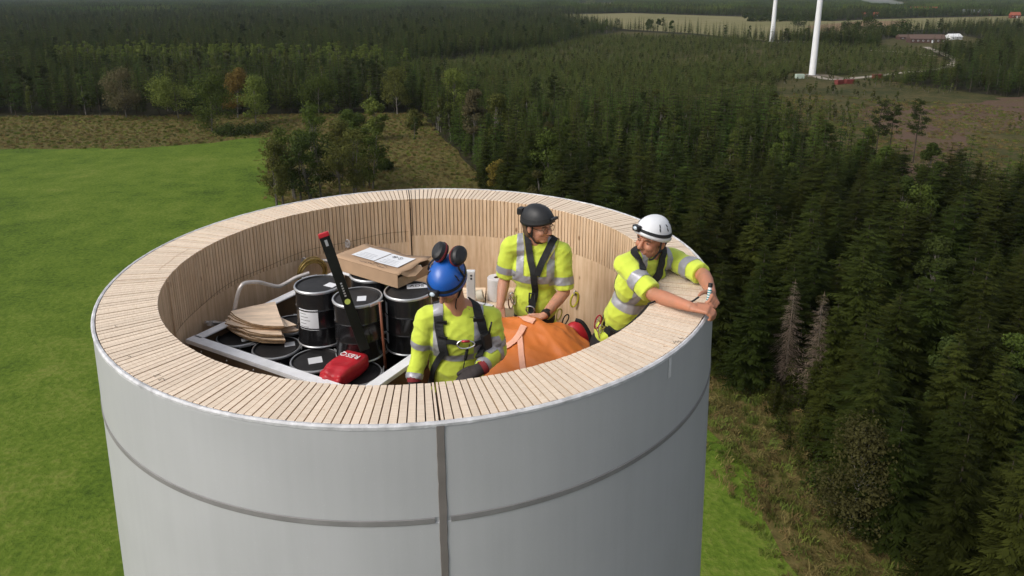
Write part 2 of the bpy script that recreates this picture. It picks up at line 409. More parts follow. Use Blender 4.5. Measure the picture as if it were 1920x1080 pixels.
def inside(P, poly):
    x, y = P[:, 0], P[:, 1]; c = np.zeros(len(P), bool); n = len(poly)
    for i in range(n):
        x0, y0 = poly[i]; x1, y1 = poly[(i + 1) % n]
        k = ((y0 > y) != (y1 > y)) & (x < (x1 - x0) * (y - y0) / ((y1 - y0) or 1e-9) + x0); c ^= k
    return c
def scatter(d0, d1, sp, half=47):
    n = int(d1 / sp) + 2
    gx, gy = np.meshgrid(np.arange(-n, n + 1) * sp, np.arange(0, n + 1) * sp)
    P = np.stack([gx.ravel(), gy.ravel()], 1) + rng.uniform(-.42, .42, (gx.size, 2)) * sp
    dx, dy = P[:, 0] - CAM.x, P[:, 1] - CAM.y; dd = np.hypot(dx, dy)
    return P[(dd >= d0) & (dd < d1) & (np.abs(np.degrees(np.arctan2(dx, dy))) < half)]
def bad(P, roadw=0):
    return inside(P, OPEN) | inside(P, CLEAR) | inside(P, PLANT) | inside(P, FARF) | inside(P, FARM) | np.any([inside(P, q) for q in PALE], axis=0)
def pnoise(P, s, seed=0):           # cheap smooth value noise
    r_ = np.random.default_rng(seed); T = r_.random((64, 64)); q = P / s; i = np.floor(q).astype(int); f_ = q - i; f_ = f_ * f_ * (3 - 2 * f_)
    g = lambda a, b: T[a % 64, b % 64]
    return (g(i[:, 0], i[:, 1]) * (1 - f_[:, 0]) + g(i[:, 0] + 1, i[:, 1]) * f_[:, 0]) * (1 - f_[:, 1]) + (g(i[:, 0], i[:, 1] + 1) * (1 - f_[:, 0]) + g(i[:, 0] + 1, i[:, 1] + 1) * f_[:, 0]) * f_[:, 1]

FOREST = []                         # x, y, kind, scale
for d0, d1, sp in ((45, 190, 5.3), (190, 330, 4.5), (330, 900, 5.8), (900, 2100, 9.5)):
    P = scatter(d0, d1, sp); P = P[~bad(P)]
    nb_ = pnoise(P, 45, 1) * .6 + pnoise(P, 12, 2) * .4
    u = rng.random(len(P))
    kind = np.where(u < np.clip((nb_ - .56) * 1.5, .03, .35), 1, 0); kind = np.where((u > .94) & (nb_ < .5) & (np.hypot(P[:, 0], P[:, 1]) > 260), 2, kind)
    kind = np.where(inside(P, g2((90, 118), (300, 112), (560, 124), (790, 132), (790, 150), (560, 142), (300, 138), (90, 136))) & (rng.random(len(P)) < .6), 3, kind)  # kind 3: paler trees stand in for a patch of sunlight on the crowns
    sc = rng.uniform(.58, 1.14, len(P)) * (.85 + .3 * pnoise(P, 60, 3))
    FOREST.append(np.c_[P, kind, sc])
FOREST = np.concatenate(FOREST)
# gaps where single trees stand at the forest's edge are left to them
TREES = []
def tree(name, pair, loc, scale, rz, label, cat='tree', group=None, sx=1.0):
    e = empty(name, loc, rz); e.scale = (scale * sx, scale * sx, scale); tag(e, label, cat, group)
    t_ = bpy.data.objects.new('trunk', pair[1]); col.objects.link(t_); t_.parent = e
    c_ = bpy.data.objects.new('crown', pair[0]); col.objects.link(c_); c_.parent = e
    return e
# the spruces that show largest: nearest, inside the frame, not behind the tower
dx = FOREST[:, 0] - CAM.x; dy = FOREST[:, 1] - CAM.y
zz = dy * math.cos(_p) + (CAM.z - GROUND - 12) * math.sin(_p)
sxp = 960 + F_PX * dx / zz
dist = np.hypot(dx, dy)
top_v = (CAM.z - (GROUND + 17 * FOREST[:, 3]));
typ = 360 + F_PX * (top_v * math.cos(_p) - dy * math.sin(_p)) / (dy * math.cos(_p) + top_v * math.sin(_p))
_far = np.hypot(G(1495, 722).x - CAM.x, G(1495, 722).y - CAM.y)
sel = (sxp > 1425) & (sxp < 1560) & (dist < _far + 2) & (typ < 655); FOREST[sel, 3] *= np.where(dist[sel] > _far - 12, .40, .55); FOREST = FOREST[~(sel & (np.hypot(FOREST[:, 0] - G(1470, 720).x, FOREST[:, 1] - G(1470, 720).y) < 2.5))]
dx = FOREST[:, 0] - CAM.x; dy = FOREST[:, 1] - CAM.y; zz = dy * math.cos(_p) + (CAM.z - GROUND - 12) * math.sin(_p); sxp = 960 + F_PX * dx / zz; dist = np.hypot(dx, dy); top_v = (CAM.z - (GROUND + 17 * FOREST[:, 3])); typ = 360 + F_PX * (top_v * math.cos(_p) - dy * math.sin(_p)) / (dy * math.cos(_p) + top_v * math.sin(_p))
vis = (sxp > -40) & (sxp < 1960) & (typ < 1075) & ~((sxp > 200) & (sxp < 1300) & (typ > 420))
cand = np.where(vis & (FOREST[:, 2] == 0))[0]; cand = cand[np.argsort(dist[cand])][:300]
isind = np.zeros(len(FOREST), bool); isind[cand] = True
def joined(name, pair):             # crown and trunk as one mesh for the far, uncounted trees
    bm = bmesh.new(); bm.from_mesh(pair[0]); k = len(bm.faces); bm.from_mesh(pair[1]); bm.faces.ensure_lookup_table()
    for f in bm.faces[k:]: f.material_index = 1
    me = bpy.data.meshes.new(name); bm.to_mesh(me); bm.free()
    me.materials.append(pair[0].materials[0]); me.materials.append(pair[1].materials[0]); return me
def instancer(name, P, protos, label, cat, z=GROUND, sxy=None):
    """P: x, y, prototype index, scale -> one object that spreads copies of the prototypes over its points"""
    me = bpy.data.meshes.new(name); me.from_pydata([(a[0], a[1], z) for a in P], [], [])
    for nm, dat in (('idx', P[:, 2]), ('scl', P[:, 3]), ('rot', rng.uniform(0, 6.28, len(P))), ('fat', rng.uniform(.8, 1.2, len(P)) if sxy is None else sxy)):
        a = me.attributes.new(nm, 'FLOAT', 'POINT'); a.data.foreach_set('value', np.ascontiguousarray(dat, dtype=np.float32))
    o = link(name, me, None); tag(o, label, cat, kind='stuff')
    ng = bpy.data.node_groups.new(name, 'GeometryNodeTree')
    ng.interface.new_socket('Geometry', in_out='INPUT', socket_type='NodeSocketGeometry'); ng.interface.new_socket('Geometry', in_out='OUTPUT', socket_type='NodeSocketGeometry')
    n, l = ng.nodes, ng.links; gi = n.new('NodeGroupInput'); go = n.new('NodeGroupOutput'); jn = n.new('GeometryNodeJoinGeometry')
    m2p = n.new('GeometryNodeMeshToPoints'); l.new(gi.outputs[0], m2p.inputs[0])
    def attr(nm):
        a = n.new('GeometryNodeInputNamedAttribute'); a.data_type = 'FLOAT'; a.inputs[0].default_value = nm; return a.outputs[0]
    ai, as_, ar, af = attr('idx'), attr('scl'), attr('rot'), attr('fat')
    cr = n.new('ShaderNodeCombineXYZ'); l.new(ar, cr.inputs[2])
    mu = n.new('ShaderNodeMath'); mu.operation = 'MULTIPLY'; l.new(as_, mu.inputs[0]); l.new(af, mu.inputs[1])
    cs = n.new('ShaderNodeCombineXYZ'); l.new(mu.outputs[0], cs.inputs[0]); l.new(mu.outputs[0], cs.inputs[1]); l.new(as_, cs.inputs[2])
    for k, pme in enumerate(protos):
        po = bpy.data.objects.new(pme.name, pme)       # data source only, never linked to the scene
        oi = n.new('GeometryNodeObjectInfo'); oi.inputs[0].default_value = po; oi.inputs['As Instance'].default_value = True
        cp = n.new('FunctionNodeCompare'); cp.data_type = 'FLOAT'; cp.operation = 'EQUAL'; cp.inputs['Epsilon'].default_value = .1
        l.new(ai, cp.inputs[0]); cp.inputs[1].default_value = k
        ip = n.new('GeometryNodeInstanceOnPoints'); l.new(m2p.outputs[0], ip.inputs['Points']); l.new(cp.outputs[0], ip.inputs['Selection'])
        l.new(oi.outputs['Geometry'], ip.inputs['Instance']); l.new(cr.outputs[0], ip.inputs['Rotation']); l.new(cs.outputs[0], ip.inputs['Scale'])
        l.new(ip.outputs[0], jn.inputs[0])
    l.new(jn.outputs[0], go.inputs[0])
    md = o.modifiers.new('spread', 'NODES'); md.node_group = ng
    return o
edge = inside(FOREST[cand, :2] - np.array([7.0, 0]), OPEN)
for q, i in enumerate(cand):
    x, y, k, s = FOREST[i]
    tree('spruce_tree', SPR[q % 4], (x, y, GROUND), s * .92, random.random() * 6.28, *(('dark green spruce in the front row of the forest beside the grass strip', 'spruce', 'spruces in the front row beside the grass') if edge[q] else ('dark green spruce inside the dense forest behind the front row', 'spruce', 'spruces inside the dense forest')), sx=random.uniform(1.2, 1.65))
m_obr = leafmat('olive_brown_leaves', (.058, .056, .018))
candb = np.where(vis & (FOREST[:, 2] == 1) & (dist < 230))[0]; candb = candb[np.argsort(dist[candb])][:70]; isind[candb] = True
_mixl = [m_dgreen, m_dgreen, m_green, m_obr]
BRN = [broad(80 + i, 14, 5.6, 6000, .46, _mixl[i], m_birch, .22, 22, name='forest_broadleaf') for i in range(4)]
for q, i in enumerate(candb):
    x, y, k, s = FOREST[i]
    tree('broadleaf_tree', BRN[q % 4], (x, y, GROUND), s, random.random() * 6.28, 'leafy broadleaf tree growing among the dark spruces', 'tree', 'broadleaf trees among the dark spruces')
rest = FOREST[~isind]
pid = np.where(rest[:, 2] == 3, 8 + rng.integers(0, 2, len(rest)), np.where(rest[:, 2] == 1, 3 + rng.integers(0, 3, len(rest)), np.where(rest[:, 2] == 2, 6 + rng.integers(0, 2, len(rest)), rng.integers(0, 3, len(rest)))))
FAR_PROTO = [joined('far_spruce', p) for p in SPR_LO] + [joined('far_broadleaf', p) for p in BIRCH] + [joined('far_pine', p) for p in PINES] + [joined('sun_patch_birch', broad(65 + i, 15, 5.5, 1700, .6, m_light, m_birch, .2, 16, name='sun_patch_birch')) for i in range(2)]  # last two prototypes carry the sun patch in their lighter leaf colour
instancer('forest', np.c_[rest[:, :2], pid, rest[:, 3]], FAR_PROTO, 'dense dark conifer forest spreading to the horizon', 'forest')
# beyond 2 km: patches of many small trees
def patch(seed, m):
    r = random.Random(seed); V = []; Fc = []
    for q in range(70):
        x, y = r.uniform(-32, 32), r.uniform(-32, 32); h = r.uniform(11, 19); w = r.uniform(1.8, 3.2); i = len(V)
        n = 6
        for (rr, hz) in ((w * .6, .05), (w, .25), (w * .55, .62), (w * .62, .64), (.05, 1)):
            a0 = r.random()
            for j in range(n):
                a = a0 + 6.283 * j / n; k = rr * r.uniform(.75, 1.2); V.append((x + k * math.cos(a), y + k * math.sin(a), h * hz))
        for lv in range(4):
            for j in range(n):
                k = (j + 1) % n; Fc.append((i + lv * n + j, i + lv * n + k, i + lv * n + n + k, i + lv * n + n + j))
    return mesh_from('far_tree_patch', V, Fc, m)
P = scatter(2100, 7500, 62); P = P[~bad(P)]; P = P[rng.random(len(P)) < .93]
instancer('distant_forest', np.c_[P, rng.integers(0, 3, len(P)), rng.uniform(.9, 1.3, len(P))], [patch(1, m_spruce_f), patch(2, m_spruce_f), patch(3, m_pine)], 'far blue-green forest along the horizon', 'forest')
UNDER = [spruce(140 + i, 5, 1.5, 10, 5, 2, m_spruce, bare=.04, tw=1.8, name='seedling') for i in range(3)]
# the young plantation
P = np.concatenate([scatter(200, 520, 2.6), scatter(520, 900, 4.2)]); P = P[inside(P, PLANT)]; P = P[pnoise(P, 14, 5) > .2]
roadpix = [(1736, 88), (1765, 100), (1790, 111), (1786, 121), (1760, 130), (1700, 136), (1640, 143), (1560, 149), (1522, 141)]
rc = np.array([list(G(*p)[:2]) for p in roadpix]); rc = np.concatenate([np.linspace(rc[i], rc[i + 1], 14) for i in range(len(rc) - 1)])
def near(P, Q, d): return (np.hypot(P[:, None, 0] - Q[None, :, 0], P[:, None, 1] - Q[None, :, 1]) < d).any(1)
pads = np.array([list(G(1522, 142)[:2]), list(G(1555, 146)[:2]), list(G(1447, 79)[:2]), list(G(1490, 79)[:2])])
P = P[~near(P, rc, 12) & ~near(P, pads, 16)]
u = rng.random(len(P)); kk = np.where(u < .86, rng.integers(0, 3, len(P)), 3 + rng.integers(0, 2, len(P)))
ss = np.where(kk < 3, rng.uniform(.7, 1.5, len(P)), rng.uniform(.3, .5, len(P)))
instancer('young_conifers', np.c_[P, kk, ss], [joined('young_conifer', p) for p in YOUNG] + [joined('young_broadleaf', p) for p in BIRCH[:2]], 'pale green young conifer plantation around the white turbine masts', 'plantation')
# scrub in the clearing
P = scatter(160, 480, 3.6); P = P[inside(P, CLEAR)]; P = P[(pnoise(P, 22, 9) > .5) & ~inside(P, CUT) & ~near(P, pads[:2], 14)]
instancer('clearing_bushes', np.c_[P, rng.integers(0, 4, len(P)), rng.uniform(.12, .5, len(P)) * np.where(rng.random(len(P)) < .3, 1, .6)], [joined('bush', p) for p in BIRCH[:2] + YOUNG[:2]], 'low bushes and saplings dotted over the felled clearing', 'bushes')
P = scatter(45, 210, 2.3); P = P[~bad(P)]; P = P[pnoise(P, 6, 12) > .3]
kk = rng.integers(0, 3, len(P))
instancer('forest_undergrowth', np.c_[P, kk, rng.uniform(.3, .95, len(P))], [joined('seedling', p) for p in UNDER], 'low seedlings and bushes on the forest floor between the spruces', 'undergrowth')
# felling litter: pale sticks and stumps
def stick(seed):
    r = random.Random(seed); V = []; Fc = []
    for q in range(6):
        a = Vector((r.uniform(-1.2, 1.2), r.uniform(-1.2, 1.2), r.uniform(.02, .3))); d = Vector((r.gauss(0, 1), r.gauss(0, 1), r.uniform(-.1, .3))).normalized()
        cone_tube(V, Fc, [a, a + d * r.uniform(.6, 2)], [.06, .04], 4)
    return mesh_from('brash', V, Fc, m_dead)
P = scatter(160, 420, 4.0); P = P[inside(P, CUT)]; P = P[rng.random(len(P)) < .55]
instancer('felling_litter', np.c_[P, rng.integers(0, 2, len(P)), rng.uniform(.5, 1.3, len(P))], [stick(1), stick(2)], 'pale cut branches lying on the felled brown ground', 'branches')
# tall dry grass: meadow and the strip along the forest's edge
def tuft(seed, n, h, m, lie=.3):
    r = random.Random(seed); V = []; Fc = []
    for q in range(n):
        a = r.random() * 6.28; p = Vector((r.gauss(0, .28), r.gauss(0, .28), 0)); d = Vector((math.cos(a) * lie, math.sin(a) * lie, 1)).normalized()
        L = h * r.uniform(.5, 1.2); b_ = d.orthogonal().normalized() * r.uniform(.02, .05); i = len(V)
        tip = p + d * L + Vector((math.cos(a), math.sin(a), -.4)) * L * lie * .7
        V += [tuple(p - b_), tuple(p + b_), tuple(p + d * L * .6 + b_ * .7), tuple(p + d * L * .6 - b_ * .7), tuple(tip)]
        Fc += [(i, i + 1, i + 2, i + 3), (i + 3, i + 2, i + 4)]
    return mesh_from('tuft', V, Fc, m)
m_dry = pm('dry_grass', (.155, .120, .046), .9, spec=.1, var=.35, vscale=2, rnd=.35, trans=.2)
m_wet = pm('tall_grass', (.105, .130, .026), .9, spec=.1, var=.35, vscale=2, rnd=.3, trans=.2)
TUFTS = [tuft(1, 26, .7, m_dry), tuft(2, 26, .6, m_wet), tuft(3, 30, .5, m_dry, .7), tuft(4, 22, .55, m_wet, .6)]
P = np.concatenate([scatter(40, 130, .85), scatter(130, 400, 1.7)]); fr = inside(P, FIELD) & ~inside(P + np.array([3.0, 1.0]), FIELD) & (rng.random(len(P)) < .4)
P = P[fr | (inside(P, OPEN_S) & ~inside(P, FIELD)) | ((inside(P, CLEAR)) & (pnoise(P, 7, 8) > .42))]
dP = np.hypot(P[:, 0], P[:, 1])
instancer('meadow_grass', np.c_[P, rng.integers(0, 4, len(P)), rng.uniform(.7, 1.5, len(P)) * np.where(dP > 125, 1.0, 1.0)], TUFTS, 'tall dry brown meadow grass along the forest edge', 'grass', z=GROUND + .02)
# single trees one can point at
def px_h(pbase, ytop):              # height in metres of a tree standing at pixel pbase with its top at row ytop
    g = G(*pbase); t_ = aty(pbase[0], ytop, g.y); return t_.z - GROUND
def single(name, base, ytop, wpx, seed, mat, bark, label, leaves=5200, bare=.2, stems=1, lsize=.62, clumps=24, group=None, top=1.0):
    g = G(*base); h = px_h(base, ytop); dd = (g - CAM).length; w = wpx * dd / F_PX
    return tree(name, broad(seed, h, w * 1.08, leaves, lsize, mat, bark, bare, clumps, stems, name=name, top=top), g, 1, 0, label, 'tree', group)
single('rowan_tree', (237, 221), 132, 66, 101, m_greybr, m_aspen, 'grey-brown round-topped tree at the forest edge, leftmost of the edge trees', bare=.3)
single('broadleaf_tree', (335, 223), 132, 72, 102, m_light, m_aspen, 'light green round tree at the forest edge beside the grey-brown one', bare=.28)
single('broadleaf_tree', (398, 247), 138, 74, 103, m_green, m_aspen, 'tall green tree standing forward of the forest edge on the meadow', 6500, .06)
single('broadleaf_tree', (446, 222), 130, 50, 104, m_rusty, m_birch, 'tall orange autumn tree at the edge of the dark forest', bare=.25)
single('broadleaf_tree', (480, 232), 144, 56, 105, m_light, m_birch, 'yellow-green slender tree just right of the orange autumn tree', bare=.1)
single('broadleaf_tree', (598, 215), 144, 74, 106, m_green, m_aspen, 'dark green round tree at the forest edge behind the thicket', bare=.2)
single('broadleaf_tree', (745, 214), 130, 56, 107, m_olive, m_birch, 'olive tree at the end of the meadow strip by the forest corner', bare=.2)
single('young_birch', (706, 262), 178, 40, 108, m_light, m_birch, 'slim bright green birch behind the thicket', bare=.15)
single('broadleaf_tree', (662, 250), 204, 46, 109, m_green, m_aspen, 'small bushy tree between the thicket and the slim birch', bare=.1)
single('juniper_bush', (777, 262), 220, 16, 110, m_dgreen, m_aspen, 'narrow dark juniper alone on the brown meadow', 2000, .02, clumps=12, lsize=.3)
single('willow_bush', (780, 236), 208, 40, 112, m_olive, m_aspen, 'low olive bush at the forest corner above the juniper', 2000, .02, clumps=12)
thk = [((522, 388), 258, 62), ((562, 372), 236, 58), ((598, 330), 198, 62), ((602, 382), 250, 66), ((652, 378), 248, 66), ((690, 352), 240, 56), ((640, 340), 232, 56)]
for i, (b_, yt, w_) in enumerate(thk):
    single('thicket_tree', b_, yt, w_, 120 + i, (m_olive, m_green, m_green, m_dgreen, m_olive, m_green, m_olive)[i], m_aspen, 'many-stemmed tree in the thicket at the field corner, ' + ('front left one', 'behind the front left one', 'tallest and farthest back', 'front middle one', 'front right one', 'rightmost, by the meadow', 'behind the front right one')[i], 5600, .22, 3, .5, 30, group='trees of the thicket at the field corner')
single('thicket_bush', (722, 318), 288, 34, 131, m_dgreen, m_aspen, 'low dark bush at the right end of the thicket', 2000, .02, clumps=12)
for i, (x0, w_) in enumerate(((430, 52), (480, 70))):
    single('willow_bush', (x0, 252 - i * 2), 236, w_, 140 + i, m_dgreen, m_aspen, ('low dark bush below the tall green meadow tree', 'long low dark bush at the field corner')[i], 2000, .02, clumps=16)
single('broadleaf_tree', (850, 236), 128, 62, 150, m_light, m_aspen, 'pale green round tree at the corner of the right-hand forest', bare=.12)
single('broadleaf_tree', (888, 290), 170, 44, 151, m_greybr, m_birch, 'brownish birch at the edge of the right-hand forest', bare=.3)
single('broadleaf_tree', (925, 292), 176, 56, 152, m_olive, m_birch, 'olive birch with a pale stem at the forest edge', bare=.25)
single('maple_sapling', (930, 368), 296, 42, 153, m_yellow, m_aspen, 'bright yellow small tree at the forest edge above the tower rim', 2000, .02, clumps=14)
single('broadleaf_tree', (1030, 395), 250, 80, 154, m_green, m_aspen, 'tall green tree with a rust-tinged top behind the tower rim', 6500, .05)
single('broadleaf_tree', (1050, 425), 318, 54, 155, m_greybr, m_birch, 'brownish birch behind the black helmet', 5200, .05)
single('broadleaf_tree', (1090, 440), 340, 42, 156, m_olive, m_birch, 'small olive birch behind the tower rim', 4500, .05)
single('broadleaf_tree', (1595, 1000), 790, 120, 157, m_obr, m_birch, 'olive birch with bare twigs low among the nearest spruces', 9000, .05, lsize=.30, clumps=34)
single('broadleaf_tree', (1330, 560), 430, 34, 158, m_orange, m_birch, 'small rusty tree beside the white helmet', 3600, .05)
for i, (b_, yt) in enumerate((((1470, 720), 525), ((1522, 745), 548))):
    g = G(*b_); h = px_h(b_, yt)
    tree('dead_spruce', DEAD[i], g, h / 17, i * 2.0, ('grey-brown dead bare spruce, left and larger of two', 'pale grey dead bare spruce, right and smaller of two')[i], 'dead tree', sx=.95)
for i, (b_, yt) in enumerate((((1640, 300), 188), ((1665, 300), 196), ((1712, 305), 186))):
    g = G(*b_); h = px_h(b_, yt)
    tree('pine_tree', PINES[i % 2], g, h / 17, i * 1.3, ('dark pine beside the felled area, leftmost of three', 'dark pine beside the felled area, middle of three', 'tall pine with a bare stem beside the felled area, rightmost of three')[i], 'pine')
tree('broken_pine', DEAD[0], G(1097, 420), .8, 1, 'reddish dead spruce top in the forest behind the black helmet', 'dead tree')
ORD = 'first second third fourth fifth sixth seventh eighth ninth tenth eleventh twelfth thirteenth fourteenth fifteenth sixteenth seventeenth'.split()
# farm country far right
far_t = [((1586, 57), 36, 22), ((1606, 61), 42, 20), ((1640, 64), 40, 30), ((1628, 60), 32, 26), ((1690, 72), 40, 40), ((1668, 68), 48, 26), ((1500, 50), 30, 26), ((1218, 54), 36, 16), ((1234, 53), 35, 9), ((1258, 54), 38, 9)]
for i, (b_, yt, w_) in enumerate(far_t):
    single('field_tree', b_, yt, w_, 170 + i, m_dgreen, m_aspen, ORD[(0, 1, 3, 2, 6, 4, 5, 0, 1, 2)[i]] + (' dark round tree on the pale fields counted from the masts rightwards', ' lone small tree from the left on the pale far field left of the masts')[i > 6] if i != 6 else 'dark round tree on the pale field between the two masts', 1100, .12, 1, 1.6, 16, group=('farm trees on the pale fields', 'lone trees on the pale far field')[i > 6])
for i in range(15):
    x0 = 1402 + i * 11
    single('avenue_tree', (x0, 40 - i * .1 + (i % 3) * .5), 25 + (i * 7 % 5), 17, 190 + i, m_dgreen, m_aspen, ORD[i] + ' tree from the left in the long dark row across the pale far field', 700, .1, 1, 2.2, 12, group='row of trees across the far field')
for i in range(17):
    x0 = 1618 + i * 9
    single('avenue_tree', (x0, 30 + (i % 3) * .4), 17 + (i * 5 % 5), 15, 210 + i, m_dgreen, m_aspen, ORD[i] + ' tree from the left in the dark row before the red farmhouses', 700, .08, 1, 2.4, 12, group='row of trees before the farmhouses')

# ------------------------------------------------------------------ turbine masts, containers, farm
m_white = pm('white_paint', (.72, .73, .73), .45, var=.04, vscale=.3)
m_redb = pm('falu_red_wood', (.16, .035, .022), .85, var=.15, vscale=2)
m_rroof = pm('red_tile', (.30, .085, .05), .85, var=.15, vscale=.5)
m_groof = pm('grey_sheet_roof', (.16, .17, .19), .6, var=.1)
m_broof = pm('brown_roof', (.10, .065, .05), .85, var=.2)
m_rust = pm('red_container_paint', (.15, .030, .024), .6, var=.2, vscale=1)
m_pgreen = pm('pale_green_paint', (.42, .50, .42), .6, var=.08)
m_gdark = pm('dark_glass', (.02, .025, .03), .15)
def mast(base, wpx, label):
    g = G(*base); r_ = wpx * (g - CAM).length / F_PX / 2; e = empty('wind_turbine', g); H = 84
    MB().lathe([(0, .3), (r_ * 1.9, .3), (r_ * 1.9, 0)], 32).build('foundation', pm('concrete_' + str(int(wpx)), (.20, .19, .17), .9), e)
    prof = [(r_ * 1.0, 0)]
    for k in range(1, 13): prof.append((r_ * (1 - .42 * k / 12), H * k / 12))
    MB().lathe(prof, 40).build('mast', m_white, e)
    for k in (1, 2, 3): MB().lathe([(r_ * (1 - .42 * k / 4) + .03, H * k / 4 - .1), (r_ * (1 - .42 * k / 4) + .03, H * k / 4 + .1)], 40).build('flange', m_white, e)
    MB().box((r_ * .9, -r_ * .35, 1.6), (.3, 1.0, 2.2), bev=.04).build('door', m_gdark, e)
    MB().box((0, 1.5, H + 1.8), (3.6, 9, 3.4), bev=.5).build('nacelle', m_white, e)
    hub = MB().sphere((0, -4.2, H + 1.8), (1.5, 2, 1.5)).build('hub', m_white, e)
    for k in range(3):
        a = R(20 + 120 * k); d = Vector((math.sin(a), 0, math.cos(a))); c0 = Vector((0, -4.2, H + 1.8)); V = []
        MB().tube([c0 + d * s for s in (1, 4, 10, 22, 34, 42)], 1, 8, rs=[.9, 1.1, 1.2, .8, .45, .1]).build('blade', m_white, e)
    return tag(e, label, 'wind turbine')
mast((1522.5, 141), 11.2, 'nearer and thicker white turbine mast rising from a gravel pad')
mast((1447, 78.5), 8.0, 'farther and thinner white turbine mast left of the thicker one')
def container(px_, yaw, size, m, label, cat='container'):
    g = G(*px_); e = empty('storage_container', g, yaw)
    MB().box((0, 0, size[2] / 2), size, bev=.05).build('body', m, e)
    for k in range(int(size[0] / .6)):
        MB().box((-size[0] / 2 + .3 + k * .6, -size[1] / 2 - .02, size[2] / 2), (.25, .06, size[2] * .9)).build('rib', m, e)
    MB().box((size[0] / 2 + .02, 0, size[2] / 2), (.06, size[1] * .9, size[2] * .9)).build('door', m, e)
    return tag(e, label, cat)
container((1499, 147), .1, (5.0, 2.4, 2.6), m_pgreen, 'pale green container at the foot of the nearer mast')
container((1573, 158), .5, (5.2, 2.4, 2.6), m_rust, 'dark red container below the nearer mast, left one of the adjoining pair')
container((1592, 157), .2, (5.2, 2.4, 2.6), m_rust, 'dark red container below the nearer mast, right one of the adjoining pair')
container((1645, 147), .2, (6, 2.4, 2.6), m_rust, 'dark red container standing alone right of the pair')
def house(name, base, wpx, hpx, depth, yaw, wall, roof, label, nwin=4, pitch=.32, cat='building'):
    g = G(*base); s_ = (g - CAM).length / F_PX; w = wpx * s_; h = hpx * s_; e = empty(name, g, yaw)
    hw = h * .5
    MB().box((0, 0, hw / 2), (w, depth, hw)).build('wall', wall, e)
    rf = MB(); y0 = depth / 2 + .4; x0 = w / 2 + .4
    vs = [(-x0, -y0, hw), (x0, -y0, hw), (x0, y0, hw), (-x0, y0, hw), (-x0, 0, h), (x0, 0, h)]
    rf.bm.free(); ro = pydata('roof', vs, [(0, 1, 5, 4), (2, 3, 4, 5), (0, 4, 3), (1, 2, 5), (0, 3, 2, 1)], roof, e)
    for k in range(nwin):
        x_ = -w / 2 + w * (k + .5) / nwin
        f_ = MB().box((x_, -depth / 2 - .04, hw * .55), (w / nwin * .3, .08, hw * .35)).build('window', m_white, e)
        MB().box((x_, -depth / 2 - .09, hw * .55), (w / nwin * .22, .06, hw * .27)).build('pane', m_gdark, f_)
    MB().box((w * .12, -depth / 2 - .05, hw * .36), (w / nwin * .3, .1, hw * .7)).build('door', m_white, e)
    if name == 'farmhouse': MB().box((w * .2, 0, h * .98), (1.2, 1.2, h * .22)).build('chimney', m_redb, e)
    return tag(e, label, cat)
house('farmhouse', (1692, 13), 14, 7, 9, .1, m_redb, m_rroof, 'small red-roofed farmhouse beside the smoke at the top edge')
house('barn', (1733, 26), 44, 11, 14, -.1, m_white, m_rroof, 'long red-roofed barn with white end among the farm trees', 6)
house('barn', (1830, 29), 46, 9, 14, .05, m_redb, m_groof, 'long barn with grey roof at the top right', 6)
house('cottage', (1621, 31), 9, 7, 7, .2, m_redb, m_rroof, 'left one of two tiny red cottages by the tree row', 2)
house('cottage', (1642, 31), 9, 7, 7, -.1, m_redb, m_rroof, 'right one of two tiny red cottages by the tree row', 2)
house('cottage', (1902, 34), 15, 9, 8, .1, m_redb, m_rroof, 'bright red cottage at the right edge of the far fields', 3)
m_brw = pm('brown_boards', (.075, .042, .032), .85, var=.2, vscale=2)
house('barn', (1735, 80), 54, 13, 11, -.06, m_brw, m_broof, 'low brown wooden barn at the end of the gravel road', 7)
house('shed', (1694, 74), 20, 8, 8, .1, m_brw, m_broof, 'small brown shed half hidden by trees beside the brown barn', 2)
house('tent_hall', (1787, 74), 22, 9, 10, .3, m_white, m_white, 'white tent hall roof among trees right of the brown barn', 3)

# smoke drifting from the farm
m_smoke = bpy.data.materials.new('smoke'); m_smoke.use_nodes = True; nt_ = m_smoke.node_tree; nt_.nodes.remove(nt_.nodes['Principled BSDF'])
vp = nt_.nodes.new('ShaderNodeVolumePrincipled'); vp.inputs['Color'].default_value = (.9, .92, .95, 1); vp.inputs['Density'].default_value = .016; nt_.links.new(vp.outputs[0], nt_.nodes['Material Output'].inputs['Volume'])
b = MB(); r_ = random.Random(4)
for k in range(6):
    g = G(1685 - k * 12, 19); b.sphere((g.x, g.y, GROUND + 24 + k * 3.0 + r_.uniform(-4, 4)), (13 + k * 2.5, 13 + k * 2.5, 6 + k * 1.3), u=14, v=8)
sm_o = tag(link('smoke', (lambda me: (b.bm.to_mesh(me), b.bm.free(), me)[2])(bpy.data.meshes.new('smoke')), m_smoke), 'thin white smoke drifting over the far farm', 'smoke', kind='stuff')
rm = sm_o.modifiers.new('r', 'REMESH'); rm.mode = 'VOXEL'; rm.voxel_size = 4
# the air
hz_m = bpy.data.materials.new('haze'); hz_m.use_nodes = True; nt_ = hz_m.node_tree; nt_.nodes.remove(nt_.nodes['Principled BSDF'])
vp = nt_.nodes.new('ShaderNodeVolumePrincipled'); vp.inputs['Color'].default_value = (.74, .84, 1.0, 1); vp.inputs['Density'].default_value = .000032; vp.inputs['Anisotropy'].default_value = .2
nt_.links.new(vp.outputs[0], nt_.nodes['Material Output'].inputs['Volume'])
tag(MB().box((0, 4500, GROUND + 69), (18600, 15600, 140)).build('haze', hz_m), kind='stuff')
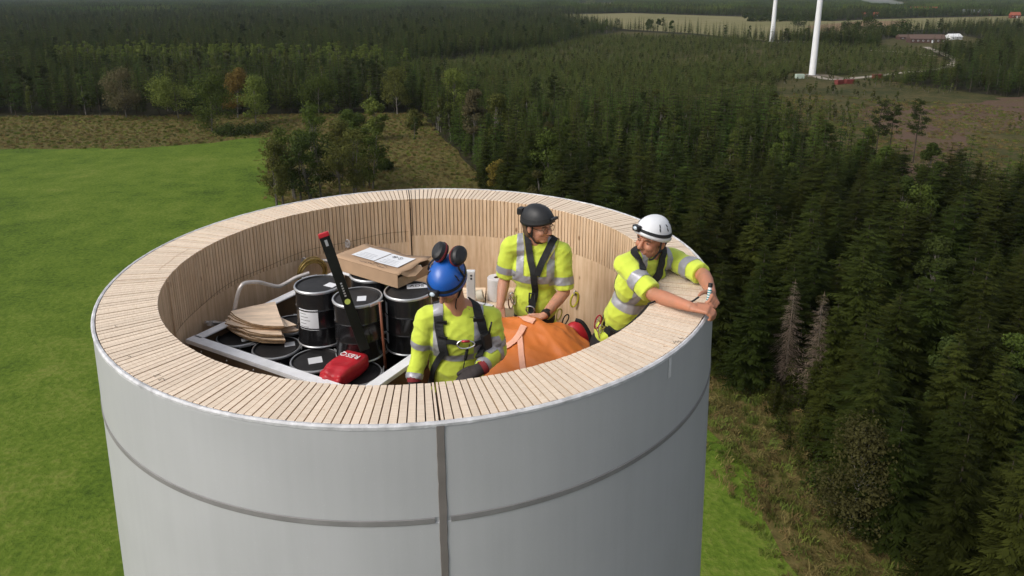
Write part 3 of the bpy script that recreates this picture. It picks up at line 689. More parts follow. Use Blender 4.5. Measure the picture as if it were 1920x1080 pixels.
# ------------------------------------------------------------------ the timber tower
RO, RT, RI = 1.852, 1.833, 1.530    # outer skin, outer end of the staves, inner face
TAPER = .027
JOINT = [R(-80.18 + 90 * k) for k in range(4)]
DEPTH = [.345, .33, .385, .40]      # depth of the saw cuts in each quarter, counter-clockwise from the front joint
def wood_mat(name, kind):
    m, nt, n, l, b = nodes_of(name)
    b.inputs['Roughness'].default_value = .72; b.inputs['Specular IOR Level'].default_value = .25
    tc = n.new('ShaderNodeTexCoord'); oi = n.new('ShaderNodeObjectInfo')
    off = n.new('ShaderNodeVectorMath'); off.operation = 'MULTIPLY_ADD'
    cx_ = n.new('ShaderNodeCombineXYZ')
    for k in range(3): l.new(oi.outputs['Random'], cx_.inputs[k])
    l.new(cx_.outputs[0], off.inputs[0]); off.inputs[1].default_value = (37, 91, 53); l.new(tc.outputs['Object'], off.inputs[2])
    def ramp(inp, stops):
        rp = n.new('ShaderNodeValToRGB'); e = rp.color_ramp.elements
        e[0].position, e[0].color = stops[0][0], (*stops[0][1], 1); e[1].position, e[1].color = stops[-1][0], (*stops[-1][1], 1)
        for p_, c_ in stops[1:-1]: e.new(p_).color = (*c_, 1)
        l.new(inp, rp.inputs[0]); return rp.outputs[0]
    def noise(vec, sc, det=5, scale=(1, 1, 1)):
        mp = n.new('ShaderNodeMapping'); mp.inputs['Scale'].default_value = scale; l.new(vec, mp.inputs[0])
        k = n.new('ShaderNodeTexNoise'); k.inputs['Scale'].default_value = sc; k.inputs['Detail'].default_value = det; k.inputs['Roughness'].default_value = .65
        l.new(mp.outputs[0], k.inputs[0]); return k.outputs[0]
    def mixc(f, a, c, mode='MIX'):
        k = n.new('ShaderNodeMix'); k.data_type = 'RGBA'; k.blend_type = mode
        if isinstance(f, float): k.inputs[0].default_value = f
        else: l.new(f, k.inputs[0])
        l.new(a, k.inputs[6]); l.new(c, k.inputs[7]); return k.outputs[2]
    if kind == 'end':               # veneer edges: fine lines that follow the ring (local x is the radius)
        plies = noise(tc.outputs['Object'], 1, 2, (300, .8, .8))
        plies2 = noise(off.outputs[0], 1, 3, (150, 6, 6))
        c1 = ramp(plies, [(.30, (.52, .395, .275)), (.45, (.68, .55, .42)), (.62, (.78, .66, .53)), (.75, (.84, .73, .61))])
        c2 = ramp(plies2, [(.35, (.58, .45, .325)), (.6, (.78, .66, .53))])
        c = mixc(.4, c1, c2)
        spots = ramp(noise(off.outputs[0], 26, 2), [(.70, (1, 1, 1)), (.80, (.55, .42, .3))])
        c = mixc(1.0, c, spots, 'MULTIPLY')
    else:                           # veneer face: tall grain, knots, stains
        grain = noise(off.outputs[0], 5, 6, (9, 9, .55) if kind == 'stave' else (7, 7, .5))
        c1 = ramp(grain, [(.30, (.52, .355, .215)), (.5, (.67, .49, .325)), (.7, (.75, .58, .41))])
        big = ramp(noise(tc.outputs['Object'], 2.2, 4), [(.3, (.82, .78, .74)), (.7, (1.0, 1.0, 1.0))])
        c = mixc(1.0, c1, big, 'MULTIPLY')
        vo = n.new('ShaderNodeTexVoronoi'); vo.inputs['Scale'].default_value = 5.5; mp = n.new('ShaderNodeMapping'); mp.inputs['Scale'].default_value = (1, 1, .55)
        l.new(off.outputs[0] if kind == 'stave' else tc.outputs['Object'], mp.inputs[0]); l.new(mp.outputs[0], vo.inputs[0])
        kn = ramp(vo.outputs[0], [(.04, (.34, .24, .16)), (.075, (1, 1, 1))])
        c = mixc(.8, c, kn, 'MULTIPLY')
    hs = n.new('ShaderNodeHueSaturation'); mr = n.new('ShaderNodeMapRange'); mr.inputs[3].default_value = .93; mr.inputs[4].default_value = 1.07
    l.new(oi.outputs['Random'], mr.inputs[0]); l.new(mr.outputs[0], hs.inputs['Value']); l.new(c, hs.inputs['Color'])
    l.new(hs.outputs[0], b.inputs['Base Color'])
    bp = n.new('ShaderNodeBump'); bp.inputs['Strength'].default_value = .25; bp.inputs['Distance'].default_value = .002
    l.new(noise(tc.outputs['Object'], 1, 3, (300, 40, 40) if kind == 'end' else (60, 60, 6)), bp.inputs['Height']); l.new(bp.outputs[0], b.inputs['Normal'])
    return m
m_end = wood_mat('veneer_end', 'end'); m_stave = wood_mat('veneer_face', 'stave'); m_wall = wood_mat('veneer_wall', 'wall')
m_skin = None
def skin_mat():
    m, nt, n, l, b = nodes_of('grey_coating')
    b.inputs['Roughness'].default_value = .42; b.inputs['Specular IOR Level'].default_value = .45
    tc = n.new('ShaderNodeTexCoord')
    a = n.new('ShaderNodeTexNoise'); a.inputs['Scale'].default_value = 1.6; a.inputs['Detail'].default_value = 8; l.new(tc.outputs['Object'], a.inputs[0])
    st = n.new('ShaderNodeMapping'); st.inputs['Scale'].default_value = (22, 22, .8); l.new(tc.outputs['Object'], st.inputs[0])
    s2 = n.new('ShaderNodeTexNoise'); s2.inputs['Scale'].default_value = 1; s2.inputs['Detail'].default_value = 4; l.new(st.outputs[0], s2.inputs[0])
    mx = n.new('ShaderNodeMix'); mx.data_type = 'FLOAT'; mx.inputs[0].default_value = .3; l.new(a.outputs[0], mx.inputs[2]); l.new(s2.outputs[0], mx.inputs[3])
    rp = n.new('ShaderNodeValToRGB'); e = rp.color_ramp.elements; e[0].position = .35; e[0].color = (.415, .422, .427, 1); e[1].position = .66; e[1].color = (.465, .472, .478, 1)
    l.new(mx.outputs[0], rp.inputs[0])
    sp = n.new('ShaderNodeTexVoronoi'); sp.inputs['Scale'].default_value = 30; l.new(tc.outputs['Object'], sp.inputs[0])
    r2 = n.new('ShaderNodeValToRGB'); r2.color_ramp.elements[0].position = .045; r2.color_ramp.elements[0].color = (1.25, 1.25, 1.25, 1); r2.color_ramp.elements[1].position = .07; r2.color_ramp.elements[1].color = (1, 1, 1, 1)
    l.new(sp.outputs[0], r2.inputs[0])
    mm = n.new('ShaderNodeMix'); mm.data_type = 'RGBA'; mm.blend_type = 'MULTIPLY'; mm.inputs[0].default_value = .6; l.new(rp.outputs[0], mm.inputs[6]); l.new(r2.outputs[0], mm.inputs[7])
    l.new(mm.outputs[2], b.inputs['Base Color'])
    nz = n.new('ShaderNodeTexNoise'); nz.inputs['Scale'].default_value = 38; nz.inputs['Detail'].default_value = 6; l.new(tc.outputs['Object'], nz.inputs[0])
    bp = n.new('ShaderNodeBump'); bp.inputs['Strength'].default_value = .22; bp.inputs['Distance'].default_value = .003
    l.new(nz.outputs[0], bp.inputs['Height']); l.new(bp.outputs[0], b.inputs['Normal'])
    return m
m_skin = skin_mat()
m_lip = pm('white_sealant', (.55, .55, .56), .55, var=.35, vscale=12, bump=.2, bscale=40, bdist=.003)
m_tape = pm('brown_grey_tape', (.175, .158, .145), .6, var=.15, vscale=6, bump=.2, bscale=30)
m_tape2 = pm('dark_grey_sealant', (.215, .21, .205), .6, var=.12, vscale=8, bump=.2, bscale=40)
m_gap = pm('shadow_gap_rubber', (.03, .022, .016), .9)
m_paint_w = pm('faded_white_tape', (.58, .58, .58), .6, var=.15, vscale=20)

tower = tag(empty('timber_tower', (0, 0, GROUND)), 'round grey-coated timber tower section with slotted wooden rim, seen from above', 'tower')
def T(o): o.parent = tower; o.matrix_parent_inverse = Matrix.Translation((0, 0, -GROUND)); return o
Rz = lambda z: RO - TAPER * z
# outer coat
prof = [(RT + .004, -.006), (RO - .004, -.006), (RO, -.012)]
zs = [-.03, -.034, -.2, -.41, -.436, -.439, -.44]; prof += [(Rz(z), z) for z in zs] + [(Rz(-.44) - .003, -.443), (Rz(-.468) - .003, -.465)] + [(Rz(z), z) for z in (-.468, -.469, -.472, -.5, -1, -2, -4, -10, -20, -30, -40, GROUND)]
T(MB().lathe(prof, 256).build('outer_coat', m_skin, None, normals=True))
# lip of sealant on the outer edge, slightly uneven
lip = MB(); n_ = 720; rr = random.Random(3); ring = []
for j in range(n_):
    a = 2 * math.pi * j / n_; e_ = .002 * math.sin(a * 9) + rr.uniform(-.0012, .0012); f_ = rr.uniform(-.0008, .001)
    ring.append([lip.bm.verts.new((r_ * math.cos(a), r_ * math.sin(a), z_)) for r_, z_ in ((RT + .003 + e_ * .5, -.004), (RT + .005 + e_ * .5, .0015 + f_), (RO - .004, .003 + f_), (RO + .004, -.004 + f_), (RO + .0035, -.016 + e_))])
for j in range(n_):
    A, B = ring[j], ring[(j + 1) % n_]
    for i in range(4): lip.bm.faces.new((A[i], A[i + 1], B[i + 1], B[i])).smooth = True
T(lip.build('sealant_lip', m_lip))
# ring seam, broken at the four joints, and the four joint strips
for k, ja in enumerate(JOINT):
    gap = .018
    T(MB().lathe([(Rz(-.440) + .001, -.440), (Rz(-.442) + .0035, -.443), (Rz(-.466) + .0035, -.466), (Rz(-.469) + .001, -.469)], 90, a0=ja + gap, a1=ja + math.pi / 2 - gap).build('ring_seam', m_tape2))
    V = []; Fc = []; rr = random.Random(k); hs_ = [-.012 - .045 * i for i in range(50)] + [-2.3 - i for i in range(46)]
    for z_ in hs_:
        w_ = .0165 + rr.uniform(-.0016, .0016) * (1 if z_ > -2 else 0); s_ = rr.uniform(-.0012, .0012)
        for q in (-1, -.9, .9, 1):
            a = ja + (q * w_ + s_) / Rz(z_); r_ = Rz(z_) + (.0045 if abs(q) < .95 else .0)
            V.append((r_ * math.cos(a), r_ * math.sin(a), z_))
    for i in range(len(hs_) - 1):
        for q in range(3): Fc.append((i * 4 + q, i * 4 + q + 1, i * 4 + q + 5, i * 4 + q + 4))
    T(pydata('joint_strip', V, Fc, m_tape))
# pale tape marks hanging from the rim
for (ang, z0, z1, w_) in ((-42.2, -.018, -.125, .027), (-143.5, -.05, -.10, .006)):
    V = []; Fc = []
    for i, z_ in enumerate(np.linspace(z0, z1, 6)):
        for q in (-1, 1):
            a = R(ang) + q * w_ / 2 / RO; V.append(((Rz(z_) + .002) * math.cos(a), (Rz(z_) + .002) * math.sin(a), z_))
    for i in range(5): Fc.append((2 * i, 2 * i + 1, 2 * i + 3, 2 * i + 2))
    T(pydata('tape_mark', V, Fc, m_paint_w))
# staves between the saw cuts: 75 per quarter, the one on each joint in two halves
def stave_mesh(a0, a1, depth, name='stave'):
    cut = .0029; bm = bmesh.new()
    def ringpts(r_, z_):
        return [bm.verts.new((r_ * math.cos(a), r_ * math.sin(a), z_)) for a in (a0 + cut / r_, (a0 + a1) / 2, a1 - cut / r_)]
    B = .0012
    lo_i, lo_o = ringpts(RI, -depth), ringpts(RT, -depth)
    hi_i, hi_o = ringpts(RI, -B), ringpts(RT, -B)
    tp_i, tp_o = ringpts(RI + B, 0), ringpts(RT - B, 0)
    fs = []
    def q(a, b, c, d, mi): f = bm.faces.new((a, b, c, d)); f.material_index = mi
    for i in (0, 1):
        q(tp_i[i], tp_o[i], tp_o[i + 1], tp_i[i + 1], 0)
        q(lo_i[i], hi_i[i], hi_i[i + 1], lo_i[i + 1], 1); q(lo_o[i], hi_o[i], hi_o[i + 1], lo_o[i + 1], 1)
        q(hi_i[i], tp_i[i], tp_i[i + 1], hi_i[i + 1], 0); q(hi_o[i], tp_o[i], tp_o[i + 1], hi_o[i + 1], 0)
        q(lo_i[i], lo_o[i], lo_o[i + 1], lo_i[i + 1], 1)
    for i in (0, 2):
        q(lo_i[i], lo_o[i], hi_o[i], hi_i[i], 1); q(hi_i[i], hi_o[i], tp_o[i], tp_i[i], 0)
    bmesh.ops.recalc_face_normals(bm, faces=bm.faces)
    me = bpy.data.meshes.new(name); bm.to_mesh(me); bm.free(); me.materials.append(m_end); me.materials.append(m_stave); return me
h6 = R(.6)
for k in range(4):
    full = stave_mesh(-h6, h6, DEPTH[k])
    def put(me, ang, nm='stave'):
        o = bpy.data.objects.new(nm, me); col.objects.link(o); T(o); o.rotation_euler.z = ang; o.location.z = random.uniform(-.0015, .0012)
    for i in range(1, 75): put(full, JOINT[k] + R(1.2 * i))
    put(stave_mesh(R(.06), h6, DEPTH[k]), JOINT[k]); put(stave_mesh(-h6, -R(.06), DEPTH[k]), JOINT[k] + math.pi / 2)
    # solid wall of the quarter below the cuts
    a0, a1 = JOINT[k] + .0028, JOINT[k] + math.pi / 2 - .0028
    T(MB().lathe([(RI, -2.6), (RI, -DEPTH[k]), (RT, -DEPTH[k]), (RT, -2.6)], 75, a0=a0, a1=a1, close=True).build('wall_module', m_wall))
    # spline of wood standing in the joint on the inside
    ja = JOINT[k]; M_ = Matrix.Rotation(ja, 4, 'Z')
    T(MB().box(M_ @ Vector((RI - .004, .014, -.90)), (.012, .016, 1.76), M_.to_3x3()).build('joint_batten', m_stave))
    T(MB().box(M_ @ Vector((RI + .05, 0, -1.3)), (.06, .012, 2.4), M_.to_3x3()).build('joint_seal', m_gap))
# inner deck that the crew stands on
fl = MB(); fl.lathe([(0, -1.43), (RI - .01, -1.43), (RI - .01, -1.47), (0, -1.47)], 96)
m_ply = pm('deck_plywood', (.22, .15, .09), .75, var=.3, vscale=3, stretch=(1, 8, 1), bump=.2)
T(fl.build('deck', m_ply))
# thin pencil line across the cuts
V = []; Fc = []
for j in range(161):
    a = R(100 + 90 * j / 160); z_ = -.29 - .10 * (j / 160) + .008 * math.sin(j * .13)
    for q in (0, .0025): V.append(((RI - .0012) * math.cos(a), (RI - .0012) * math.sin(a), z_ - q))
for j in range(160): Fc.append((2 * j, 2 * j + 1, 2 * j + 3, 2 * j + 2))
T(pydata('pencil_line', V, Fc, m_gap))

# builder's marks on the rim: pencilled scribbles and a brown line
m_pencil = pm('pencil', (.10, .075, .055), .8); m_stain = pm('brown_stain', (.36, .20, .10), .8)
rq = random.Random(8)
for (mx_, my_, n_) in ((1262, 641, 7), (1272, 634, 5), (288, 705, 6), (296, 711, 6), (215, 612, 3), (240, 668, 3), (1060, 700, 2), (930, 360, 2)):
    pts = []
    for k in range(n_): p = atz(mx_ + k * 2.6, my_ + rq.uniform(-3, 3), .0022); pts.append(p)
    T(MB().tube(pts, .0011, 4).build('pencil_mark', m_pencil))
V = []; Fc = []; r0 = atz(262, 575, 0).xy.length
for k in range(25):
    a = R(-175 - 14 * k / 24); rr0 = r0 + .004 * math.sin(k * .5)
    for q in (0, .0028): V.append(((rr0 + q) * math.cos(a), (rr0 + q) * math.sin(a), .0022))
for k in range(24): Fc.append((2 * k, 2 * k + 1, 2 * k + 3, 2 * k + 2))
T(pydata('brown_line', V, Fc, m_stain))
# ------------------------------------------------------------------ load inside the tower
m_alu = pm('aluminium', (.88, .88, .89), .5, metal=.0, var=.12, vscale=9, bump=.15, bscale=80)
m_brown = pm('brown_film_ply', (.115, .075, .045), .5, var=.25, vscale=6)
m_black = pm('black_steel', (.009, .009, .010), .26, spec=.5, var=.2, vscale=8, coat=.2)
m_lid = pm('black_lid', (.020, .019, .019), .55, spec=.4, var=.5, vscale=16, bump=.2, bscale=50)
m_ring = pm('zinc_ring', (.55, .56, .57), .35, metal=.6, var=.15, vscale=20)
m_paper = pm('white_paper', (.72, .73, .75), .7, var=.04, vscale=15)
m_card = pm('cardboard', (.40, .265, .165), .85, var=.10, vscale=7, bump=.15, bscale=90)
m_cardd = pm('cardboard_inside', (.22, .14, .085), .9, var=.1)
m_ink = pm('black_ink', (.02, .02, .022), .6)
m_redink = pm('red_print', (.55, .05, .05), .6)
m_red = pm('red_pvc', (.48, .018, .028), .42, spec=.45, var=.12, vscale=12, bump=.25, bscale=14, bdist=.01)
m_wtext = pm('white_print', (.8, .8, .8), .6)
m_ply2 = pm('pale_plywood', (.76, .60, .44), .7, var=.22, vscale=6, stretch=(1, 6, 1), rnd=.1)
m_plye = pm('plywood_edge', (.38, .25, .14), .8, var=.4, vscale=40)
m_wire = pm('brass_wire', (.42, .30, .10), .35, metal=.6, var=.3, vscale=30)
m_dgr = pm('dark_green_black', (.007, .009, .007), .35, var=.3, vscale=8)
m_lime = pm('lime_print', (.5, .58, .12), .5)
m_copper = pm('brown_pipe', (.19, .065, .035), .5, var=.2)
m_steel = pm('galvanised_steel', (.58, .54, .51), .42, metal=.35, var=.15, vscale=20)
m_orange_t = pm('orange_tarpaulin', (.63, .18, .034), .5, spec=.4, var=.08, vscale=5, bump=.2, bscale=9, bdist=.012)
m_peach = pm('peach_webbing', (.80, .42, .29), .65, var=.06, vscale=30, bump=.3, bscale=200)
m_roll = pm('white_paper_roll', (.70, .67, .66), .85, var=.05, vscale=8, stretch=(1, 1, 12), bump=.4, bscale=30)
m_cream = pm('cream_tape', (.66, .60, .48), .7)
m_yel = pm('yellow_anodised', (.62, .60, .06), .35, metal=.3)
m_blk = pm('black_webbing', (.014, .015, .016), .75, var=.3, vscale=40, bump=.4, bscale=300)

def text_mesh(name, body, size, M, m, parent=None, ext=.0004):
    cu = bpy.data.curves.new(name, 'FONT'); cu.body = body; cu.size = size; cu.extrude = ext; cu.align_x = 'CENTER'; cu.align_y = 'CENTER'; cu.resolution_u = 3
    o = bpy.data.objects.new(name, cu); col.objects.link(o)
    bpy.context.view_layer.update()
    me = bpy.data.meshes.new_from_object(o.evaluated_get(bpy.context.evaluated_depsgraph_get()))
    bpy.data.objects.remove(o); me.transform(M); me.name = name
    return link(name, me, m, parent)
def frame(o, x, y):                 # 4x4 from origin and two axes
    x = Vector(x).normalized(); z = x.cross(Vector(y)).normalized(); y = z.cross(x)
    M = Matrix((x, y, z)).transposed().to_4x4(); M.translation = o; return M

u_ = Vector((.871, -.491, 0)).normalized(); v_ = Vector((-u_.y, u_.x, 0)); c0 = Vector((-1.47, -.16, 0))
LP, WP, ZR = 1.42, 1.40, -.47
plat = tag(empty('loading_box', c0 + Vector((0, 0, -1.43)), 0), 'open loading box with white metal rails full of black drums', 'loading box')
def P_(o): o.parent = plat; o.matrix_parent_inverse = Matrix.Translation(-plat.location); return o
Mu = Matrix((u_, v_, Vector((0, 0, 1)))).transposed()
def rail(a, b, inward):
    d = (b - a); L = d.length; d.normalize(); c = (a + b) / 2
    M = Matrix((d, Vector((-d.y, d.x, 0)), Vector((0, 0, 1)))).transposed()
    s_ = 1 if Vector((-d.y, d.x, 0)).dot(inward) > 0 else -1
    f_ = P_(MB().box(c + Vector((0, 0, ZR - .48)), (L, .022, .95), M).build('side_panel', m_brown))
    P_(MB().box(c + inward * .02 + Vector((0, 0, ZR)), (L + .04, .070, .010), M, .002).box(c - inward * .0135 + Vector((0, 0, ZR - .012)), (L + .045, .005, .020), M).build('rail', m_alu))
    for k in range(6):
        p = a + d * L * (k + .5) / 6 - inward * .012
        P_(MB().sphere(p + Vector((0, 0, ZR - .05)), .006, u=8, v=6).build('bolt', m_ring))
    for k in range(4):
        p = a + d * L * (k + .6) / 4 - inward * .0125
        P_(MB().box(p + Vector((0, 0, ZR - .10)), (.035, .004, .022), M).build('slot', m_gap))
A0, B0, C0, D0 = c0, c0 + u_ * LP, c0 + u_ * LP + v_ * WP, c0 + v_ * WP
rail(A0, B0, v_); rail(B0 + v_ * .06, C0, -u_); rail(C0 - u_ * .06, D0 + u_ * .06, -v_); rail(D0 - v_ * .0, A0 + v_ * .06, u_)
P_(MB().box(c0 + u_ * LP / 2 + v_ * WP / 2 + Vector((0, 0, -.935)), (LP - .03, WP - .03, .02), Mu).build('floor_panel', m_brown))

DR, DH = .155, .395
def drum(c, zt, label, lat=None, lidp=None, side=None, group='black drums in the loading box'):
    e = tag(empty('drum', (c[0], c[1], zt - DH)), label, 'drum', group)
    r = DR - .008
    MB().lathe([(0, .004), (r - .01, .004), (r, .012), (r + .004, .02), (r, .03), (r, .13), (r + .004, .138), (r, .146), (r, .25), (r + .004, .258), (r, .266), (r, DH - .03), (r - .004, DH - .02)], 56).build('body', m_black, e)
    MB().lathe([(r - .0015, .004), (r + .006, .006), (r + .008, .012), (r + .004, .018), (r - .001, .016)], 56).build('base_ring', m_ring, e)
    MB().lathe([(0, DH - .012), (r * .86, DH - .012), (r * .88, DH - .016), (r * .93, DH - .015), (r * .95, DH - .006), (r * .985, DH - .005), (r, DH - .012)], 56).build('lid', m_lid, e)
    MB().lathe([(r - .002, DH - .004), (r + .004, DH - .003), (r + .008, DH - .010), (r + .007, DH - .020), (r - .001, DH - .024)], 56).build('clamp_ring', m_ring, e)
    a = R(-50 if lat is None else lat)
    M = Matrix.Rotation(a, 3, 'Z')
    MB().box(M @ Vector((r + .012, 0, DH - .012)), (.008, .075, .016), M, .002).box(M @ Vector((r + .015, .05, DH - .012)), (.006, .03, .010), M, .002).build('latch', m_ring, e)
    if lidp:
        x, y, w, h, rot = lidp; M2 = Matrix.Rotation(rot, 3, 'Z')
        MB().box(Vector((x, y, DH - .0105)), (w, h, .001), M2).build('lid_label', m_paper, e)
    if side:
        a0_, a1_, z0_, z1_ = side
        lb = MB().lathe([(r + .0015, z0_), (r + .0015, z1_)], 14, a0=R(a0_), a1=R(a1_)).build('side_label', m_paper, e)
        am = R((a0_ + a1_) / 2)
        for k in range(5):
            MB().lathe([(r + .0022, z1_ - .03 - k * .022), (r + .0022, z1_ - .033 - k * .022)], 6, a0=R(a0_ + 4), a1=R(a0_ + 4 + (a1_ - a0_) * (.35 + .1 * (k % 3)))).build('print_line', m_ink, lb)
    return e
L1 = Vector((-1.215, .02, 0)); ZL, ZU = -.525, -.125
def low(k, j): return L1 + u_ * (.338 * k + .17 * j) + v_ * (.294 * j)
drum(low(0, 0), ZL, 'low black drum in the loading box corner, partly under the plywood', -60, (.05, -.05, .05, .045, .5))
drum(low(1, 0), ZL, 'low black drum with a grey-white label under the plywood edge', 10, (.07, .05, .065, .06, .35))
drum(low(2, 0), ZL, 'low black drum with a square white label, left of the red bag', 40, (.0, .0, .085, .08, .35))
drum(low(3, 0), ZL, 'low black drum that the red bag lies on', 10)
for k, j, lb_ in ((0, 1, 'low black drum behind the plywood stack'), (1, 1, 'low black drum under the upper drum with the large side label'), (2, 1, 'low black drum under the upper drum behind the leaning level'),
                  (0, 2, 'low black drum at the far corner of the loading box by the handrail'), (1, 2, 'low black drum far back under the cardboard box'), (2, 2, 'low black drum under the upper drum with the handwritten card')):
    drum(low(k, j), ZL, lb_, 80)
drum((-.648, -.045), ZU, 'tall black drum with a large white side label, leftmost of the upper drums', 120, (.085, -.01, .075, .06, -.5), (-134, -80, .13, .27))
drum((-.352, -.25), ZU, 'black drum behind the leaning black level, in front of the cardboard box', -38, (.03, -.02, .055, .075, .15))
dC = drum((-.050, -.150), ZU, 'black drum with a handwritten card on its lid beside the blue helmet', 100, None, (-178, -146, .06, .34))
dD = atz(690, 530, ZU); drum((dD.x - .005, dD.y + .19), ZU, 'black drum mostly hidden under the cardboard box', 150)
# card on the lid
Mc = frame(Vector((.045, .075, DH - .009)), (1, .18, 0), (-.18, 1, 0))
cd_ = MB().box(Mc.translation, (.13, .075, .0012), Mc.to_3x3()).build('lid_card', m_paper, dC)
text_mesh('handwriting', 'ADS', .05, frame(Mc.translation + Vector((0, 0, .0012)), (1, .1, 0), (-.1, 1, 0)), m_ink, cd_)
# hazard diamond on its side label
a_ = R(-163); rr_ = DR - .008 + .003
hz = frame(Vector((rr_ * math.cos(a_), rr_ * math.sin(a_), .24)), (-math.sin(a_), math.cos(a_), 0), (0, 0, 1))
MB().prism([(0, .022), (-.022, 0), (0, -.022), (.022, 0)], 0, .0006, M=hz).build('hazard_frame', m_redink, dC)
MB().prism([(0, .016), (-.016, 0), (0, -.016), (.016, 0)], .0005, .0012, M=hz).build('hazard_diamond', m_paper, dC)

# cardboard box on the drums
pf = Vector((-.115, -.147, 0)); ex = Vector((.485, -.337, 0)).normalized(); ey = Vector((-ex.y, ex.x, 0)); BW, BD, BH, ZB = .595, .31, .092, -.121
cb = tag(empty('cardboard_box', pf + Vector((0, 0, ZB))), 'flat brown cardboard box with two white sheets lying on the drums', 'box')
Mb = frame(Vector((0, 0, 0)), -ex, -ey)   # x runs left, y towards the viewer, from the front right corner
Mb = Matrix((-ex, ey, Vector((0, 0, 1)))).transposed().to_4x4()
def bpan(nm, c, s_, m=m_card, rot=None, par=cb):
    return MB().box(Mb @ Vector(c), s_, Mb.to_3x3() @ (rot or Matrix.Identity(3)), .0015).build(nm, m, par)
bpan('front_panel', (BW / 2, .002, BH / 2), (BW, .005, BH)); bpan('back_panel', (BW / 2, BD - .002, BH / 2), (BW, .005, BH))
bpan('end_panel', (.002, BD / 2, BH / 2 - .012), (.005, BD - .012, BH - .024)); bpan('end_panel', (BW - .002, BD / 2, BH / 2), (.005, BD - .012, BH))
bpan('bottom_panel', (BW / 2, BD / 2, .003), (BW - .012, BD - .012, .005), m_cardd)
# lid: a curved sheet lifting at the free right end
V = []; Fc = []; nx, ny = 14, 6
for i in range(nx + 1):
    for j in range(ny + 1):
        x = -.012 + (BW + .014) * i / nx; y = -.002 + (BD + .004) * j / ny; k = max(0, 1 - i / 5)
        z = BH + .002 + .030 * k * k * (j / ny) + .004 * math.sin(i * .9) * (j / ny)
        x2 = x + (.012 * math.sin(j * 2.1) if i == 0 else 0)
        V.append(tuple(Mb @ Vector((x2, y, z))))
for i in range(nx):
    for j in range(ny): a = i * (ny + 1) + j; Fc.append((a, a + 1, a + ny + 2, a + ny + 1))
lidc = pydata('lid', V, Fc, m_card, cb, smooth=True)
sm = lidc.modifiers.new('thick', 'SOLIDIFY'); sm.thickness = .004
def lidz(x, y): k = max(0, 1 - (x + .012) / (BW + .014) * nx / 5); return BH + .0075 + .030 * k * k * (y / BD) + .003
for (xa, xb, ya, yb) in ((.065, .275, .07, .245), (.285, .495, .075, .25)):
    V = []; Fc = []
    for i in range(7):
        for j in range(2):
            x = xa + (xb - xa) * i / 6; y = (ya, yb)[j]; V.append(tuple(Mb @ Vector((x, y, lidz(x, y)))))
    for i in range(6): a = i * 2; Fc.append((a, a + 1, a + 3, a + 2))
    pp = pydata('printed_sheet', V, Fc, m_paper, lidc)
    if xa < .1:
        for q, xx in enumerate((.215, .165)):
            Mh = frame(Mb @ Vector((xx, .205, lidz(xx, .205) + .002)), Mb.to_3x3() @ Vector((-1, 0, 0)), Mb.to_3x3() @ Vector((0, 1, 0)))
            MB().prism([(0, .022), (-.022, 0), (0, -.022), (.022, 0)], 0, .0006, M=Mh).build('hazard_frame', m_redink if 0 else m_ink, pp)
            MB().prism([(0, .0185), (-.0185, 0), (0, -.0185), (.0185, 0)], .0004, .001, M=Mh).build('hazard_diamond', m_paper, pp)
            MB().prism([(-.003, -.008), (.003, -.008), (.004, .01), (-.004, .01)] if q else [(-.011, -.008), (.011, -.008), (.006, .009), (-.002, .004), (-.008, .008)], .0009, .0016, M=Mh).build('hazard_symbol', m_ink, pp)
    for k in range(4):
        y = ya + .02 + k * .02
        Mh = frame(Mb @ Vector(((xa + xb) / 2, y, lidz((xa + xb) / 2, y) + .0015)), Mb.to_3x3() @ Vector((-1, 0, 0)), Mb.to_3x3() @ Vector((0, 1, 0)))
        MB().box(Mh.translation, (.15 - .02 * (k % 2), .0012, .0006), Mh.to_3x3()).build('print_line', m_groof if 'm_groof' in globals() else m_ink, pp)
def scribble(seed, x0, y0, n, hh, par):
    r = random.Random(seed); pts = []
    for k in range(n):
        pts.append(Mb @ Vector((x0 - k * hh * .42 + r.uniform(-.003, .003), y0 + hh * r.uniform(-.5, .5), lidz(x0, y0) + .0015)))
    MB().tube(pts, .0011, 4).build('handwriting', m_ink, par)
for q, (x0, y0, n) in enumerate(((.36, .022, 9), (.29, .03, 8), (.25, .048, 7), (.2, .02, 9), (.27, .062, 5), (.16, .04, 6))): scribble(q, x0, y0, n, .018, lidc)
# torn flap and the white roll that peeps out
V = [tuple(Mb @ Vector(p)) for p in ((.0, .015, BH + .004), (.0, .19, BH + .012), (-.035, .20, BH - .012), (-.05, .11, BH - .034), (-.022, .06, BH - .03))]
fo = pydata('torn_flap', V, [(0, 1, 2, 3, 4)], m_card, cb); fo.modifiers.new('t', 'SOLIDIFY').thickness = .003
MB().tube([Mb @ Vector((.04, .10, BH - .035)), Mb @ Vector((-.004, .215, BH - .012))], .016, 12).build('paper_tube', m_cream, cb)

